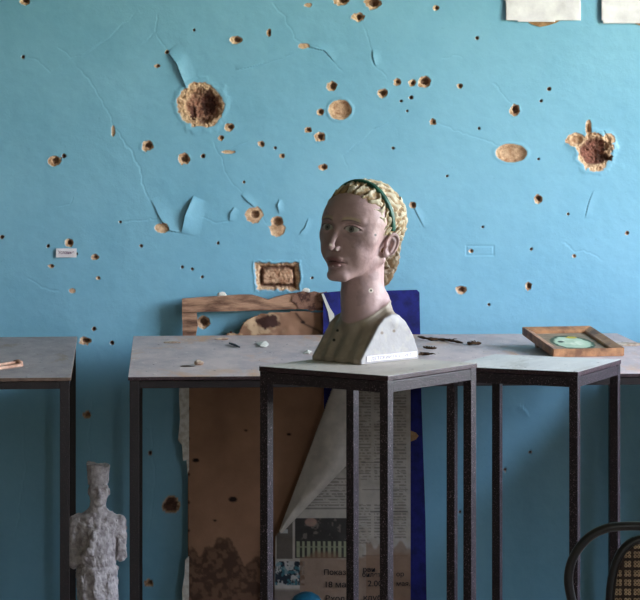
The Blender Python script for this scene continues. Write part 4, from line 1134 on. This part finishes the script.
for k in range(48):
    a = 2 * math.pi * k / 48; cxs = math.cos(a); szs = math.sin(a)
    e_ = .78
    xx = iw * math.copysign(abs(cxs) ** e_, cxs); zz = (zi + zb_) / 2 + (zi - zb_) / 2 * math.copysign(abs(szs) ** e_, szs)
    if zz < .66: xx *= 1 - .10 * (.66 - zz) / .15
    inner.append((xx, -.004, zz))
bm = bmesh.new(); tube(bm, inner, r_t, 10, closed=True); obj('cane_frame', from_bm(bm), M_black, chair, True)
bm = bmesh.new()
ipoly = [(p[0], p[2]) for p in inner]
def inside_span(val, axis):
    hits = []
    for i in range(len(ipoly)):
        a, b = ipoly[i], ipoly[(i + 1) % len(ipoly)]
        u0, u1 = a[axis], b[axis]
        if (u0 - val) * (u1 - val) < 0:
            t = (val - u0) / (u1 - u0); hits.append(a[1 - axis] + t * (b[1 - axis] - a[1 - axis]))
    return (min(hits), max(hits)) if len(hits) >= 2 else None
pit = 9.3 * kc
pan = bmesh.new(); prism(pan, [Vector((p[0], -.0030, p[2])) for p in inner], (0, .0016, 0))
obj('cane_panel', from_bm(pan), M_cane_dark, chair)
def knot(cx_, cz_, r0, r1, n=7):
    A_ = [bm.verts.new((cx_ + r0 * math.cos(2 * math.pi * k / n), -.0036, cz_ + r0 * math.sin(2 * math.pi * k / n))) for k in range(n)]
    B_ = [bm.verts.new((cx_ + (r0 + r1) / 2 * math.cos(2 * math.pi * k / n), -.0052, cz_ + (r0 + r1) / 2 * math.sin(2 * math.pi * k / n))) for k in range(n)]
    C_ = [bm.verts.new((cx_ + r1 * math.cos(2 * math.pi * k / n), -.0036, cz_ + r1 * math.sin(2 * math.pi * k / n))) for k in range(n)]
    for k in range(n):
        k2 = (k + 1) % n
        bm.faces.new((A_[k], B_[k], B_[k2], A_[k2])); bm.faces.new((B_[k], C_[k], C_[k2], B_[k2]))
for k in range(-8, 9):
    for m_ in range(0, 24):
        cx_, cz_ = k * pit, .526 + m_ * pit
        s_ = inside_span(cz_, 1)
        if not s_ or not (s_[0] + .005 < cx_ < s_[1] - .005) or cz_ > zi - .010: continue
        for dx_ in (-.0032, .0032):
            for dz_ in (-.0031, .0031): knot(cx_ + dx_, cz_ + dz_, .0033, .0011)
bmesh.ops.recalc_face_normals(bm, faces=bm.faces)
obj('cane_weave', from_bm(bm), M_cane, chair)
# seat ring + cane seat, front legs, leg ring  (front of the chair faces away from the wall)
def ring(rx, ry, z_, cy, n=40): return [(rx * math.cos(2 * math.pi * k / n), cy + ry * math.sin(2 * math.pi * k / n), z_) for k in range(n)]
bm = bmesh.new(); tube(bm, ring(.165, .165, sz, -.165), .015, 10, closed=True); obj('seat_ring', from_bm(bm), M_black, chair, True)
bm = bmesh.new(); bmesh.ops.create_circle(bm, cap_ends=True, radius=.155, segments=40)
bmesh.ops.translate(bm, verts=bm.verts, vec=(0, -.165, sz + .004)); rr_ = bmesh.ops.extrude_face_region(bm, geom=list(bm.faces)); bmesh.ops.translate(bm, verts=[v for v in rr_['geom'] if isinstance(v, bmesh.types.BMVert)], vec=(0, 0, .004))
obj('seat', from_bm(bm), M_cane, chair)
for s_ in (-1, 1):
    bm = bmesh.new(); tube(bm, smooth_pts([(s_ * .115, -.285, sz - .01), (s_ * .12, -.29, .25), (s_ * .135, -.31, 0)], 5), [.0125] * 6 + [.012] * 2 + [.010] * 3, 10); obj('leg', from_bm(bm), M_black, chair, True)
bm = bmesh.new(); tube(bm, ring(.125, .135, .20, -.145), .008, 8, closed=True); obj('leg_ring', from_bm(bm), M_black, chair, True)
bm = bmesh.new(); tube(bm, [(0, -.003, .46), (0, -.003, zb_ + .004)], .007, 8); tube(bm, [(-.115, 0, .512), (0, -.003, .508), (.115, 0, .512)], .007, 8); obj('back_brace', from_bm(bm), M_black, chair, True)
bm = bmesh.new(); tube(bm, [(0, -.003, zi), (0, -.001, zt)], .006, 8); obj('top_spacer', from_bm(bm), M_black, chair, True)

# ================================================================== CAMERA
cd = bpy.data.cameras.new('camera'); cam = bpy.data.objects.new('camera', cd); COL.objects.link(cam)
cam.location = (0, 0, CAMZ); cam.rotation_euler = (math.pi / 2, 0, 0)
cd.sensor_fit = 'HORIZONTAL'; cd.sensor_width = 36; cd.lens = F / 640 * 36
cd.shift_y = -(300 - HY) / 640; cd.clip_start = .05; cd.clip_end = 100
S.camera = cam
S.view_settings.view_transform = 'Standard'; S.view_settings.look = 'None'; S.view_settings.gamma = 1; S.view_settings.use_curve_mapping = False
S.view_settings.exposure = 0.0
S.cycles.use_denoising = True
try: S.cycles.denoiser = 'OPENIMAGEDENOISE'
except Exception: pass
S.cycles.max_bounces = 8; S.cycles.diffuse_bounces = 6
